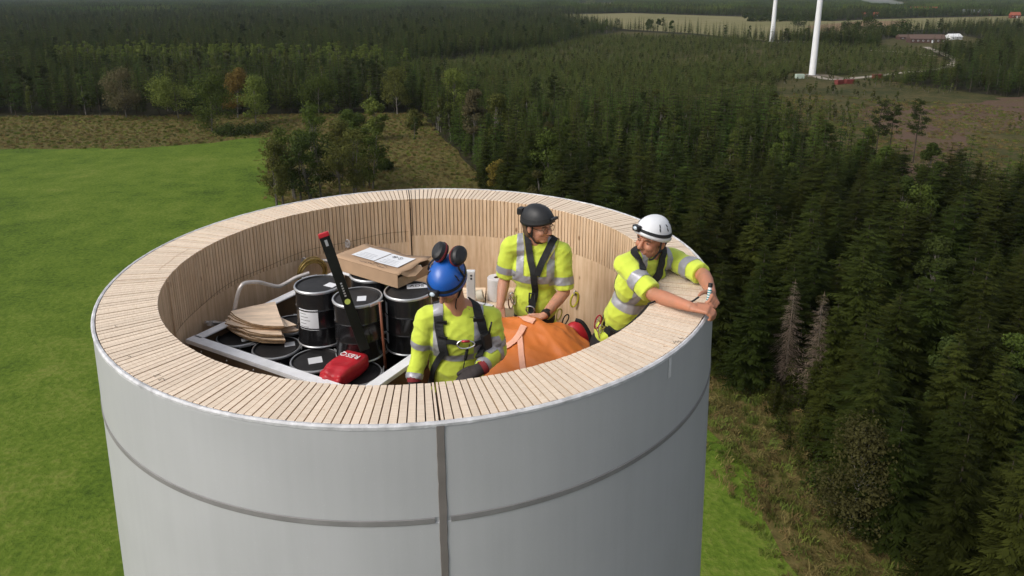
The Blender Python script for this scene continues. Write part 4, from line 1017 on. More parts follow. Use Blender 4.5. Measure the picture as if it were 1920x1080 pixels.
# stack of plywood sectors on the low drums
ol = [(428, 585), (436, 593), (450, 601), (468, 608), (490, 612), (510, 613), (528, 613), (521, 596), (512, 567), (490, 571), (470, 575), (448, 580)]
base_o = [atz(x, y, -.40) for x, y in ol]; cc = sum(base_o, Vector()) / len(base_o)
r5 = random.Random(5)
for k in range(10):
    rot = Matrix.Rotation((.0, .05, .16, .42, -.05, .02, .38, -.02, .05, .0)[k] + r5.uniform(-.02, .02), 2)
    of = Vector((r5.uniform(-.01, .02), r5.uniform(-.01, .015)))
    pts = [(rot @ (Vector(p[:2]) - cc.xy)) * (1 + (.08 if k > 3 else 0)) + of for p in base_o]
    z1 = -.400 - k * .0112
    w = MB().prism([tuple(p) for p in pts], z1 - .0095, z1 + (.002 if k == 0 else 0)); w.bm.faces.ensure_lookup_table()
    for f in w.bm.faces:
        f.material_index = 0 if abs(f.normal.z) > .5 or len(f.verts) > 4 else 1
    o = w.build('plywood_sheet', [m_ply2, m_plye], None, (cc.x, cc.y, 0))
    tag(o, ('pale plywood sector on top of the stack on the low drums', 'second plywood sector from the top of the stack')[k] if k < 2 else ('third', 'fourth', 'fifth', 'sixth', 'seventh', 'eighth', 'ninth', 'lowest')[k - 2] + ' plywood sector counted down the stack on the low drums', 'plywood', 'stacked plywood sectors')
# support under the stack: it lies on the two lids via two battens
for k, pp_ in enumerate(((450, 605), (505, 612))):
    p = atz(*pp_, -.52); tag(MB().box((p.x + .04, p.y + .06, -.5205), (.05, .22, .028), Matrix.Rotation(.5, 3, 'Z'), .003).build('support_batten', m_plye), ('left', 'right')[k] + ' wooden batten under the plywood stack', 'batten', 'battens under the plywood')

# black level leaning on the drum
tp = aty(606, 438, -.43); bt = aty(684, 656, -.452); axd = (tp - bt).normalized(); nrm = (CAM - tp); nrm = (nrm - axd * nrm.dot(axd)).normalized(); sdv = axd.cross(nrm); Ml = Matrix((sdv, nrm, axd)).transposed()
LL = (tp - bt).length; lv = tag(empty('spirit_level', bt), 'long black level with a red end leaning on a drum', 'level')
MB().box(axd * LL * .49, (.060, .024, LL * .98), Ml, .003).build('body', m_dgr, lv)
MB().box(axd * (LL * .49) + nrm * .0125, (.040, .002, LL * .96), Ml).build('face_plate', m_dgr, lv)
MB().box(axd * (LL * .99), (.062, .027, .026), Ml, .004).build('end_cap', m_red, lv)
MB().box(axd * (LL * .925) + nrm * .0145, (.016, .002, .038), Ml, .001).build('vial', m_ring, lv)
for k in range(6):
    MB().box(axd * (LL * (.585 - k * .021)) + nrm * .0142 + sdv * .0, (.011, .0012, .0095), Ml).box(axd * (LL * (.585 - k * .021)) + nrm * .0142 + sdv * .002, (.004, .0016, .004), Ml).build('printed_letter', m_ring, lv)
Md = Ml.to_4x4() @ Matrix.Rotation(R(-90), 4, 'X'); Md.translation = axd * (LL * .43) + nrm * .0135
MB().lathe([(0, .0015), (.017, .0015), (.017, 0)], 24, M=Md.to_3x3(), c=Md.translation).build('round_logo', m_lime, lv)
# red roll-top bag
def blob(parts, voxel, smooth=6, name='blob'):
    """union of simple shapes as one continuous skin (voxel remesh + smoothing)"""
    me = bpy.data.meshes.new(name); parts.bm.to_mesh(me); parts.bm.free(); o = bpy.data.objects.new(name, me); col.objects.link(o)
    r = o.modifiers.new('r', 'REMESH'); r.mode = 'VOXEL'; r.voxel_size = voxel; r.use_smooth_shade = True
    if smooth: s_ = o.modifiers.new('s', 'SMOOTH'); s_.iterations = smooth; s_.factor = .5
    bpy.context.view_layer.update()
    out = bpy.data.meshes.new_from_object(o.evaluated_get(bpy.context.evaluated_depsgraph_get())); bpy.data.objects.remove(o)
    out.name = name; out.materials.clear(); return out
pa, pb = atz(620, 700, -.44), atz(675, 660, -.44); ax = (pb - pa); ax.z = 0; ax.normalize(); pc_ = (pa + pb) / 2; sx_ = Vector((-ax.y, ax.x, 0))
Mbag = Matrix((ax, sx_, Vector((0, 0, 1)))).transposed()
b = MB()
b.box(ax * .005, (.25, .175, .112), Mbag, .035); b.box(ax * -.125, (.07, .165, .085), Mbag, .025); b.box(ax * -.165 + Vector((0, 0, -.02)), (.045, .16, .055), Mbag, .02)
me = blob(b, .007, 10, 'red_dry_bag')
for v in me.vertices:
    q = Mbag.transposed() @ v.co; end = max(0, -q.x - .08) / .1
    v.co += Vector((0, 0, 1)) * (.010 * end * math.sin(q.y * 70) + .003 * math.sin(q.x * 40 + q.y * 30)) 
bag = tag(empty('red_dry_bag', Vector((pc_.x, pc_.y, ZL + .050))), 'red roll-top bag lying on a low drum', 'bag')
ob = link('bag_body', me, m_red, bag, smooth=True); 
bag.rotation_euler = (0, 0, 0)
text_mesh('printed_name', 'RESQ', .058, frame(ax * .045 + Vector((0, 0, .0605)), -sx_ * -1 if False else sx_ * 1.0, -ax) @ Matrix.Rotation(math.pi, 4, 'Z') @ Matrix.Rotation(math.pi, 4, 'Z'), m_wtext, bag, .0015)
# brown upright pipe between drums
q0, q1 = atz(723, 690, -.53), atz(712, 566, -.10)
tag(MB().tube([q0, q1], .008, 8).build('brown_pipe', m_copper), 'thin brown upright pipe between two black drums', 'pipe')
# bent handrail
hr = [atz(437, 598, -.47) + Vector((.0, .0, -.1)), atz(437, 598, -.47)]
hr += [aty(445, 555, .17), aty(452, 537, .19), aty(462, 530, .22), aty(485, 529, .28), aty(505, 534, .34), aty(522, 537, .38), aty(536, 531, .42), aty(556, 520, .46), aty(580, 512, .5)]
tag(MB().tube(bez(hr, 5), .0135, 10).build('handrail', m_steel), 'bent pale metal handrail by the curved wall behind the plywood', 'handrail')
# wire coil on the wall, eye bolts
cw = atr(586, 512, 1.43); inw = (Vector((0, 0, 0)) - Vector((cw.x, cw.y, 0))).normalized(); tang = Vector((-inw.y, inw.x, 0))
coil = tag(empty('wire_coil', cw), 'coil of brass-coloured wire hung on the wall behind the drums', 'wire coil')
for k in range(11):
    rr_ = .122 - .005 * (k % 5) - random.uniform(0, .006); of = inw * (.006 * (k // 2) - .02) + Vector((0, 0, random.uniform(-.012, .008))); ph = random.uniform(-.25, .25)
    MB().tube([of + (tang * math.cos(a) + Vector((0, 0, math.sin(a) * (1 - .05 * math.sin(ph)))) + inw * (ph * .25 * math.cos(a))) * rr_ for a in [2 * math.pi * j / 36 for j in range(37)]], .0058, 6, cap=False).build('wire_loop', m_wire, coil)
def eye(px_, name, label, m, r=.022, lit=False):
    p = atr(px_[0], px_[1], RI - .012); iw = Vector((-p.x, -p.y, 0)).normalized(); tg = Vector((-iw.y, iw.x, 0))
    e = tag(empty(name, p), label, 'wall anchor')
    MB().tube([-iw * .03, iw * .012], .008, 8).build('bolt', m_steel, e)
    nr = (tg * .55 + iw * .83).normalized()
    MB().tube([iw * .012 + (nr * math.cos(a) + Vector((0, 0, math.sin(a) * 1.5))) * r for a in [2 * math.pi * j / 20 for j in range(21)]], .006, 8, cap=False).build('eye_ring', m, e)
    MB().box(-iw * .002 + Vector((0, 0, -.012)), (.034, .005, .05), Matrix((tg, iw, Vector((0, 0, 1)))).transposed(), .002).build('plate', m_steel, e)
    return e
eye((569, 490), 'wall_anchor', 'metal eye anchor on the wall above the wire coil', m_steel)
eye((651, 456), 'wall_anchor', 'metal eye anchor on the wall behind the cardboard box', m_steel)
ye = eye((1079, 548), 'wall_anchor', 'yellow-ringed anchor on the wall right of the black-helmeted person', m_steel, .014)
p = atr(1077, 562, RI - .03) - ye.location
MB().tube([p + (Vector((math.cos(a) * .028 + math.sin(a) * .012, 0, math.sin(a) * .062))) for a in [2 * math.pi * j / 22 for j in range(23)]], .0075, 8, cap=False).build('yellow_ring', m_yel, ye)
p = atr(604, 487, RI - .05); iw = Vector((-p.x, -p.y, 0)).normalized()
tag(MB().tube([p - iw * .05 + Vector((-.05, 0, -.02)), p + iw * .06 + Vector((.05, 0, .01))], .014, 10).build('pipe_stub', m_steel), 'short pale pipe stub on the wall beside the level', 'pipe')
p = atr(398, 606, RI - .04); tg = Vector((p.y, -p.x, 0)).normalized(); iw = Vector((-p.x, -p.y, 0)).normalized(); Mk = Matrix((tg, iw, Vector((0, 0, 1)))).transposed()
br = tag(empty('wall_bracket', p), 'small grey metal bracket on the wall above the loading box corner', 'bracket')
MB().box((0, 0, 0), (.09, .03, .035), Mk @ Matrix.Rotation(.4, 3, 'Y'), .004).build('plate', m_steel, br); MB().tube([Mk @ Vector((-.05, -.02, .03)), Mk @ Vector((.05, .05, -.02))], .011, 8).build('bolt', m_steel, br)

# crate with odds and ends by the back wall
zc = aty(930, 560, .9).z
cr_ = tag(empty('wooden_crate', (.33, .93, -1.43)), 'wooden crate by the back wall under the paper roll', 'crate')
for k in range(5): MB().box((-.27 + k * .135, 0, (zc + 1.43) - .012), (.125, .40, .022), bev=.003).build('top_plank', m_ply2, cr_)
for sy in (-1, 1): MB().box((0, sy * .19, (zc + 1.43 - .025) / 2), (.66, .02, zc + 1.43 - .025), bev=.003).build('side_panel', m_ply2, cr_)
for sx in (-1, 1): MB().box((sx * .32, 0, (zc + 1.43 - .025) / 2), (.02, .36, zc + 1.43 - .025), bev=.003).build('end_panel', m_ply2, cr_)
rp_ = aty(932, 545, .9); zt_ = aty(932, 520, .9).z; hr_ = zt_ - zc
roll = tag(empty('paper_roll', (rp_.x, .9, zc + .001)), 'white paper towel roll standing by the back wall', 'paper roll')
MB().lathe([(.024, hr_), (.074, hr_), (.077, hr_ - .004), (.077, .003), (.074, 0), (.024, 0)], 36, close=True).build('paper', m_roll, roll)
MB().lathe([(.0235, 0.001), (.0235, hr_ - .001), (.021, hr_ - .001), (.021, .001)], 24, close=True).build('core', m_cardd, roll)
wp = aty(882, 545, .85); bx_ = tag(empty('white_case', (wp.x + .005, .85, zc + .001)), 'small upright white case with two dark dots behind the blue helmet', 'case')
hh_ = aty(882, 507, .85).z - zc
MB().box((0, 0, hh_ / 2), (.068, .04, hh_), bev=.006).build('shell', m_paper, bx_)
MB().box((0, -.0205, hh_ / 2), (.054, .003, hh_ * .9), bev=.001).build('face', m_roll, bx_)
for k in (0, 1): MB().sphere((.004, -.022, hh_ * (.86 - .1 * k)), (.009, .003, .009), u=10, v=6).build('dot', m_ink, bx_)
tp_ = aty(898, 552, .86)
tr = MB().lathe([(.03, .025), (.048, .025), (.048, -.025), (.03, -.025)], 28, close=True, M=Matrix.Rotation(R(75), 3, 'Y') @ Matrix.Identity(3)).build('tape_roll', m_cream, None, (tp_.x + .01, .84, zc + .05))
tag(tr, 'cream tape roll standing beside the white case', 'tape roll')

# big orange bag
b = MB(); bc = Vector((.765, -.215, -.925))
def sq(c, e_): return math.copysign(abs(c) ** e_, c)
from mathutils import noise as _mn
r9 = random.Random(21); hb = bmesh.new()
for k in range(150):
    th = r9.uniform(0, 2 * math.pi); ph = math.asin(r9.uniform(-1, 1))
    cx_, cy_, cz_ = sq(math.cos(ph), .35) * sq(math.cos(th), .5), sq(math.cos(ph), .35) * sq(math.sin(th), .5), sq(math.sin(ph), .5)
    k_ = r9.uniform(.86, 1.03); p = Vector((cx_ * .36, cy_ * .455, cz_ * .49)) * k_
    if cz_ > 0: p.z += .05 * math.exp(-((p.y - (.14 - p.x * .5)) / .12) ** 2) * cz_ - .06 * max(0, p.x) / .3 * cz_ - .17 * cz_ * max(0, -(p.y + .02)) / .4
    hb.verts.new(p + bc)
for q in ((.30, .02, .395), (.37, -.10, .36), (-.30, .30, .52), (-.05, .20, .535), (.15, .10, .49)): hb.verts.new(Vector(q) + bc)
hu = bmesh.ops.convex_hull(hb, input=hb.verts[:])
bmesh.ops.delete(hb, geom=[v for v in hb.verts if not v.link_faces], context='VERTS')
hm = MB(); hm.bm.free(); hm.bm = hb
me = blob(hm, .011, 4, 'orange_bag_hull')
me.update(); nn_ = [v.normal.copy() for v in me.vertices]
for v, n_ in zip(me.vertices, nn_):
    q_ = v.co - bc; a_ = Vector(((q_.x + q_.y) * 5.0 + 3, (q_.x - q_.y) * 2.6, q_.z * 3.0))
    v.co += n_ * (.014 - .060 * abs(_mn.noise(a_ * .8)) - .016 * abs(_mn.noise(a_ * 2.0 + Vector((5, 1, 2)))))
V = [tuple(v.co) for v in me.vertices]; Fc = [tuple(p.vertices) for p in me.polygons]
M0 = Matrix.Translation(bc) @ Matrix.Rotation(R(-8), 4, 'Z') @ Matrix.Translation(-bc)
V = [tuple(M0 @ Vector(p)) for p in V]
obag = tag(empty('orange_bag', (bc.x, bc.y, -1.43)), 'big orange tarpaulin bag with peach straps in front of two workers', 'bag')
bo = pydata('bag_body', V, Fc, m_orange_t, None, smooth=True); bo.parent = obag; bo.matrix_parent_inverse = Matrix.Translation(-obag.location)
bvh_bag = BVHTree.FromPolygons([Vector(p) for p in V], Fc)
def ribbon(bvh, pts, w, off=.004, th=.003, n=6, name='strap', m=None, parent=None, inv=None, wob=0, up=None):
    """a strap laid over a surface: points are snapped to it, then given width and thickness"""
    c = bez(pts, n); P0 = []; N0 = []
    for p in c:
        if bvh: h, nn, i, d = bvh.find_nearest(p); P0.append(h + nn * off); N0.append(nn)
        else: P0.append(p); N0.append(up)
    # smooth the normals and the path a little
    for _ in range(2):
        N0 = [(N0[max(i - 1, 0)] + N0[i] * 2 + N0[min(i + 1, len(N0) - 1)]).normalized() for i in range(len(N0))]
        P0 = [P0[0]] + [(P0[i - 1] + P0[i] * 2 + P0[i + 1]) / 4 for i in range(1, len(P0) - 1)] + [P0[-1]]
    V = []; Fc = []
    for i, p in enumerate(P0):
        t_ = (P0[min(i + 1, len(P0) - 1)] - P0[max(i - 1, 0)]).normalized(); s_ = t_.cross(N0[i]).normalized(); ww = (w[i * len(w) // len(P0)] if isinstance(w, list) else w) / 2
        V += [tuple(p - s_ * ww), tuple(p + s_ * ww), tuple(p + s_ * ww + N0[i] * th), tuple(p - s_ * ww + N0[i] * th)]
    for i in range(len(P0) - 1):
        a = i * 4; b2 = a + 4
        for q in range(4): r = (q + 1) % 4; Fc.append((a + q, a + r, b2 + r, b2 + q))
    Fc += [(3, 2, 1, 0), tuple(len(V) - 4 + q for q in range(4))]
    o = pydata(name, V, Fc, m or m_blk); 
    if parent: o.parent = parent; o.matrix_parent_inverse = inv if inv is not None else parent.matrix_world.inverted()
    return o
inv_b = Matrix.Translation(-obag.location)
def bagp(x, y):                     # where a pixel's ray meets the bag
    h, nn, i, d = bvh_bag.ray_cast(CAM, ray(x, y).normalized()); return h if h else atz(x, y, -.5)
ribbon(bvh_bag, [bagp(982, 612), bagp(972, 632), bagp(958, 646), bagp(946, 652)], .042, .010, .003, 6, 'strap', m_peach, obag, inv_b)
ribbon(bvh_bag, [bagp(974, 628), bagp(977, 655), bagp(981, 690), bagp(983, 712)], .036, .006, .003, 6, 'strap', m_peach, obag, inv_b)
ribbon(bvh_bag, [bagp(963, 592), bagp(985, 598), bagp(1002, 604)], .045, .008, .003, 6, 'strap', m_peach, obag, inv_b)
# red and yellow gear bag behind it
rb = aty(1078, 632, .12); gb = tag(empty('gear_bag', rb), 'red and yellow-brown gear bag between the orange bag and the wall', 'bag')
b = MB(); b.sphere((.03, .05, -.03), (.09, .07, .13), Matrix.Rotation(-.5, 3, 'Y')); b.box((.02, .05, -.25), (.2, .16, .3), bev=.05)
ob = link('bag_body', blob(b, .012, 5, 'gear_bag_body'), m_red, gb, smooth=True)
Mr = Matrix.Rotation(R(65), 3, 'X') @ Matrix.Rotation(R(20), 3, 'Y')
m_amber = pm('amber_fabric', (.55, .27, .035), .7, var=.15)
MB().lathe([(.0, .03), (.04, .035), (.075, .03), (.085, .0), (.085, -.08), (0, -.09)], 28, M=Mr, c=(-.055, -.03, -.05)).build('rolled_pouch', m_amber, gb)
MB().lathe([(.066, .036), (.074, .040), (.080, .034), (.074, .030)], 28, M=Mr, c=(-.055, -.03, -.05), close=True).build('pouch_rim', m_blk, gb)
MB().tube(bez([(.0, .0, .13), (.05, -.01, .11), (.10, -.01, .02), (.12, -.02, -.1)], 5), .014, 8).build('handle', m_blk, gb)
MB().box((.03, .05, -.62), (.19, .15, .52), bev=.04).build('lower_bag', m_blk, gb)
# ------------------------------------------------------------------ the crew
from mathutils import noise as mnoise
def cap(b, p0, p1, r0, r1=None, n=16, flat1=False, flat0=False, sy=1.0, ref=None):
    """tapered limb with rounded ends"""
    r1 = r0 if r1 is None else r1; p0, p1 = Vector(p0), Vector(p1); d = (p1 - p0); L = d.length; d.normalize()
    a = d.orthogonal().normalized() if ref is None else (ref - d * ref.dot(d)).normalized(); c = d.cross(a); prof = []
    if flat0: prof += [(0, 0), (r0, 0)]
    else: prof += [(r0 * math.sin(t), -r0 * math.cos(t)) for t in (0.0, .4, .8, 1.2, 1.571)]
    if flat1: prof += [(r1, L), (0, L)]
    else: prof += [(r1 * math.sin(t), L - r1 * math.cos(t)) for t in (1.571, 1.95, 2.35, 2.75, math.pi)]
    M = Matrix((a, c * sy, d)).transposed()
    b.lathe([(max(r, 0), z) for r, z in prof], n, p0, M)
def ell(b, c, M, r): b.sphere(c, tuple(r), M, 20, 14)
def tframe(fwd, up):
    z = Vector(up).normalized(); y = Vector(fwd); y = (y - z * y.dot(z)).normalized(); x = y.cross(z); return Matrix((x, y, z)).transposed()
def hand(b, W, d, n_, side, curl, grow=0.0, spread=.1, thumb=.3):
    d = Vector(d).normalized(); n_ = Vector(n_); n_ = (n_ - d * n_.dot(d)).normalized(); s_ = d.cross(n_) * (1 if side == 'R' else -1); g = grow
    for k, q in enumerate((.027, .009, -.009, -.026)):
        cap(b, W + d * .012 + s_ * q * .65, W + d * .088 + s_ * q - n_ * .004, .0155 + g, .0125 + g, 10)
        L = (.072, .080, .074, .058)[k] + g; p = W + d * .090 + s_ * q; dd = (d + s_ * (q * spread * 10)).normalized(); cu = curl[k] if isinstance(curl, (list, tuple)) else curl
        for m_, (f_, r0, r1) in enumerate(((.45, .0102, .0094), (.32, .0094, .0086), (.23, .0086, .0070))):
            dd = (dd * math.cos(cu * (.7, 1, .8)[m_]) + n_ * math.sin(cu * (.7, 1, .8)[m_])).normalized() if m_ == 0 else (Quaternion(dd.cross(n_) if dd.cross(n_).length > .05 else s_, cu * (.7, 1, .8)[m_]) @ dd)
            e = p + dd * L * f_; cap(b, p, e, r0 + g, r1 + g, 10); p = e
    p = W + d * .028 + s_ * .026; dd = (d * .62 + s_ * .72 + n_ * thumb).normalized()
    for (L, r0, r1) in ((.042, .0155, .0125), (.032, .0120, .0108), (.026, .0108, .0085)):
        e = p + dd * L; cap(b, p, e, r0 + g, r1 + g, 10); p = e; dd = (dd + d * .45 + n_ * .15).normalized()

m_shirt = pm('neon_yellow_fabric', (.57, .68, .075), .8, spec=.2, var=.07, vscale=9, bump=.3, bscale=30, bdist=.006, sheen=.2)
m_refl = pm('reflective_tape', (.36, .36, .385), .4, metal=.25, var=.10, vscale=25, bump=.25, bscale=60, bdist=.003)
m_trous = pm('black_trousers', (.016, .016, .018), .85, var=.3, vscale=12, bump=.3, bscale=40)
m_hblue = pm('blue_helmet', (.012, .10, .42), .28, spec=.5, var=.06, vscale=8)
m_hblack = pm('black_helmet', (.018, .019, .021), .5, spec=.45, var=.2, vscale=10, bump=.12, bscale=30)
m_hwhite = pm('white_helmet', (.72, .73, .75), .32, spec=.5, var=.03, vscale=8)
m_hair = pm('brown_hair', (.10, .058, .030), .75, var=.4, vscale=60, stretch=(1, 1, .2), bump=.6, bscale=150)
m_eye = pm('eye_white', (.36, .33, .31), .3); m_iris = pm('iris', (.02, .018, .015), .2); m_lips = pm('lips', (.36, .13, .10), .5)
m_glove = pm('dark_glove', (.035, .028, .028), .8, var=.4, vscale=25, bump=.4, bscale=60); m_gcuff = pm('red_cuff', (.20, .02, .025), .7)
m_gpalm = pm('grey_glove_tips', (.26, .235, .20), .85, var=.25, vscale=40, bump=.4, bscale=80)
m_plast = pm('black_plastic', (.012, .012, .013), .4, spec=.5); m_lens = pm('lamp_lens', (.5, .6, .68), .1, spec=.8)
m_trim = pm('olive_trim', (.33, .30, .06), .7); m_chrome = pm('bright_steel', (.7, .7, .7), .2, metal=.9)
m_dred = pm('dark_red_rubber', (.16, .018, .022), .6); m_redmetal = pm('red_carabiner', (.42, .03, .05), .3, metal=.4)
def skin(name, c):
    m = pm(name, c, .5, spec=.4, var=.10, vscale=22, tint=(c[0] * 1.05, c[1] * .9, c[2] * .85), bump=.15, bscale=120, bdist=.002)
    m.node_tree.nodes['Principled BSDF'].inputs['Subsurface Weight'].default_value = .05
    m.node_tree.nodes['Principled BSDF'].inputs['Subsurface Radius'].default_value = (.01, .004, .002)
    return m
def tomesh(b, voxel, smooth, name): return blob(b, voxel, smooth, name)
def wrinkle(me, amp, fr, seed):
    me.update(); ns = [v.normal.copy() for v in me.vertices]; o = Vector((seed * 7.1, seed * 3.3, seed * 1.7))
    for v, n_ in zip(me.vertices, ns):
        c = v.co; w = .7 * mnoise.noise(Vector((c.x * fr * .8, c.y * fr * .8, c.z * fr * .5)) + o) + .35 - 1.1 * abs(mnoise.noise(Vector((c.x * fr * .9 + c.z * 7, c.y * fr * .9 + c.z * 3, c.z * fr * .9)) + o)) - .7 * abs(mnoise.noise(Vector((c.x * fr * 1.6 - c.z * 12, c.y * fr * 1.6, c.z * fr * 1.8)) - o))
        v.co = c + n_ * (amp * w)
def patch_of(me, planes, keep, off=.0035, name='band'):
    bm = bmesh.new(); bm.from_mesh(me)
    bmesh.ops.delete(bm, geom=[f for f in bm.faces if not keep(f.calc_center_median(), f.normal)], context='FACES')
    for co, no in planes:
        bmesh.ops.bisect_plane(bm, geom=bm.verts[:] + bm.edges[:] + bm.faces[:], plane_co=co, plane_no=no, clear_outer=True)
    bm.normal_update()
    for v in bm.verts: v.co += v.normal * off
    out = bpy.data.meshes.new(name); bm.to_mesh(out); bm.free(); return out
def segdist(p, a, b):
    t = max(0, min(1, (p - a).dot(b - a) / (b - a).length_squared)); return (p - a.lerp(b, t)).length

class Person: pass
def make_person(J, label, skin_c, long_sleeve=False, seed=1, helmet_m=None, fat=1.0):
    o = Person(); sk = skin('skin_%d' % seed, skin_c)
    SR, SL, PV, HC = J['SR'], J['SL'], J['PV'], J['head']; MS = (SR + SL) / 2
    root = empty('person', (PV.x, PV.y, -1.43)); tag(root, label, 'person'); o.root = root; inv = Matrix.Translation(-root.location); o.inv = inv
    def own(ob, par=None):
        if par is None: ob.parent = root; ob.matrix_parent_inverse = inv
        else: ob.parent = par; ob.matrix_parent_inverse = (root.matrix_world if False else Matrix.Identity(4))
        return ob
    o.own = own
    up = (MS - PV).normalized(); rt = SR - SL; rt = (rt - up * rt.dot(up)).normalized(); fw = up.cross(rt); TM = Matrix((rt, fw, up)).transposed(); o.TM = TM; o.MS = MS; o.up = up; o.rt = rt; o.fw = fw
    Lt = (MS - PV).length; HM = tframe(J['look'], J.get('hup', (0, 0, 1))); o.HM = HM; H = lambda x, y, z: HC + HM @ Vector((x, y, z)); o.H = H
    t_ = lambda x, y, z: PV + TM @ Vector((x, y, z * Lt / .5)); o.t = t_
    # ---- body: one continuous skin
    b = MB()
    ell(b, t_(0, 0, .36), TM, (.155, .105, .17)); ell(b, t_(0, 0, .12), TM, (.14, .10, .19)); ell(b, t_(0, 0, -.05), TM, (.15, .11, .12))
    cap(b, SR, SL, .055, .055)
    nb = MS + up * .060 - fw * .012; cap(b, nb - up * .04, H(0, -.022, -.06), .058, .056)
    for S in (SR, SL): cap(b, S, nb + up * .03, .05, .045)
    ell(b, H(0, -.012, .03), HM, (.077, .097, .092)); ell(b, H(0, .030, -.035), HM, (.062, .062, .082)); ell(b, H(0, .058, -.094), HM, (.034, .028, .024))
    ell(b, H(0, .022, -.075), HM, (.053, .05, .04))
    cap(b, H(0, .088, .012), H(0, .114, -.030), .009, .013); 
    for s_ in (-1, 1):
        ell(b, H(s_ * .010, .104, -.034), HM, (.009, .010, .008)); ell(b, H(s_ * .036, .064, -.030), HM, (.024, .026, .024)); ell(b, H(s_ * .079, -.008, -.012), HM, (.010, .019, .032))
        cap(b, H(s_ * .012, .088, .022), H(s_ * .052, .068, .020), .0105, .009)
    cap(b, H(-.022, .080, -.062), H(.022, .080, -.062), .0085, .0085); cap(b, H(-.019, .079, -.073), H(.019, .079, -.073), .0085, .0085)
    for S, E, W, hd, hn, sd_, cu, th in ((SR, J['ER'], J['WR'], J['dR'], J['nR'], 'R', J.get('cR', .35), J.get('tR', .2)), (SL, J['EL'], J['WL'], J['dL'], J['nL'], 'L', J.get('cL', .35), J.get('tL', .2))):
        ks = .8 if long_sleeve else 1; cap(b, S, E, .052 * ks, .042 * ks); mid = E.lerp(W, .3); cap(b, E, mid, .041 * ks, .043 * ks); cap(b, mid, W, .043 * ks, .028)
        cap(b, W, W + Vector(hd).normalized() * .02, .027, .024)
        hand(b, W + Vector(hd).normalized() * .005, hd, hn, sd_, cu, grow=-.0035 if J.get('gloved') else 0, thumb=th)
    hips = [t_(s_ * .085, 0, -.08) for s_ in (1, -1)]; feet = []
    for s_, h in zip((1, -1), hips):
        fx = Vector((h.x + rt.x * .05 * s_, h.y + rt.y * .05 * s_, -1.35)); kn = h.lerp(fx, .5) + Vector((fw.x, fw.y, 0)) * .03; feet.append((h, kn, fx))
        cap(b, h, kn, .082, .058); cap(b, kn, fx, .055, .04)
        cap(b, fx + Vector((0, 0, -.02)), fx + Vector((fw.x, fw.y, 0)).normalized() * .15 + Vector((0, 0, -.03)), .042, .036)
    body = own(link('body', tomesh(b, .0046, 3, 'body'), sk, smooth=True)); o.body = body
    # ---- face
    for s_ in (-1, 1):
        e_ = own(MB().sphere(H(s_ * .031, .0795, .001), (.0105, .0090, .0048), HM, 12, 8).build('eye', m_eye))
        own(MB().sphere(H(s_ * .031, .0865, .0), (.0058, .0038, .0046), HM, 10, 6).build('iris', m_iris))
        own(MB().tube([H(s_ * .017, .0915, .019), H(s_ * .033, .0905, .0235), H(s_ * .050, .079, .018)], .0034, 6).build('eyebrow', m_hair))
        own(MB().tube([H(s_ * .019, .0885, .0065), H(s_ * .031, .0915, .0085), H(s_ * .044, .083, .005)], .0028, 6).build('eyelid', sk))
    own(MB().tube([H(-.021, .0835, -.0675), H(-.008, .0885, -.0665), H(.008, .0885, -.0665), H(.021, .0835, -.0675)], .0034, 6, rs=[.001, .0034, .0034, .001]).build('lips', m_lips))
    # ---- clothes
    b = MB(); F_ = fat
    ell(b, t_(0, .004, .36), TM, (.178 * F_, .125 * F_, .175)); ell(b, t_(0, .008, .15), TM, (.160 * F_, .122 * F_, .22)); ell(b, t_(0, .002, -.02), TM, (.166 * F_, .128 * F_, .11))
    cap(b, SR, SL, .068, .068)
    for S in (SR, SL): cap(b, S, nb + up * .010, .070, .050)
    o.arms = []
    for S, E, W in ((SR, J['ER'], J['WR']), (SL, J['EL'], J['WL'])):
        if long_sleeve:
            cap(b, S, E, .069, .058); cap(b, E, W, .056, .044, flat1=True)
        else:
            cap(b, S, S.lerp(E, .92), .070, .068, flat1=True)
        o.arms.append((S, E, W))
    sm_ = tomesh(b, .0068, 7, 'shirt'); wrinkle(sm_, .0115, 9, seed); o.shirt_me = sm_
    o.shirt = own(link('shirt', sm_, m_shirt, smooth=True))
    o.bvh = BVHTree.FromPolygons([v.co.copy() for v in sm_.vertices], [tuple(p.vertices) for p in sm_.polygons])
    b = MB(); ell(b, t_(0, 0, -.07), TM, (.160, .120, .10))
    for h, kn, fx in feet: cap(b, h, kn, .098, .078); cap(b, kn, fx + Vector((0, 0, .0)), .076, .066, flat1=True)
    tm_ = tomesh(b, .012, 5, 'trousers'); wrinkle(tm_, .007, 8, seed + 4); own(link('trousers', tm_, m_trous, smooth=True))
    for h, kn, fx in feet:
        b = MB(); f2 = Vector((fw.x, fw.y, 0)).normalized(); cap(b, fx + Vector((0, 0, -.02)), fx + f2 * .16 + Vector((0, 0, -.030)), .052, .046); cap(b, fx + Vector((0, 0, .1)), fx, .055, .055)
        own(link('boot', tomesh(b, .010, 3, 'boot'), m_trous, smooth=True))
    # ---- reflective bands
    def add(planes, keep):
        me = patch_of(sm_, planes, keep); own(link('reflective_band', me, m_refl, smooth=True))
    arm_d = lambda p: min(min(segdist(p, S.lerp(E, .38), E), segdist(p, E, W)) for S, E, W in o.arms)
    for (a_, c_) in J.get('tband', ((.165, .215),)):
        add([(t_(0, 0, c_), up), (t_(0, 0, a_), -up)], lambda p, n_: arm_d(p) > .083 and abs((p - PV).dot(rt)) < .21)
    z0 = J.get('tband', ((.165, .215),))[-1][1] if J.get('vband', True) else None
    if z0 is not None:
        for s_ in (-1, 1):
            x0, x1 = J.get('vx', (.082, .132))
            add([(PV + rt * (s_ * x1), rt * s_), (PV + rt * (s_ * x0), -rt * s_), (t_(0, 0, z0), -up)], lambda p, n_: arm_d(p) > .075)
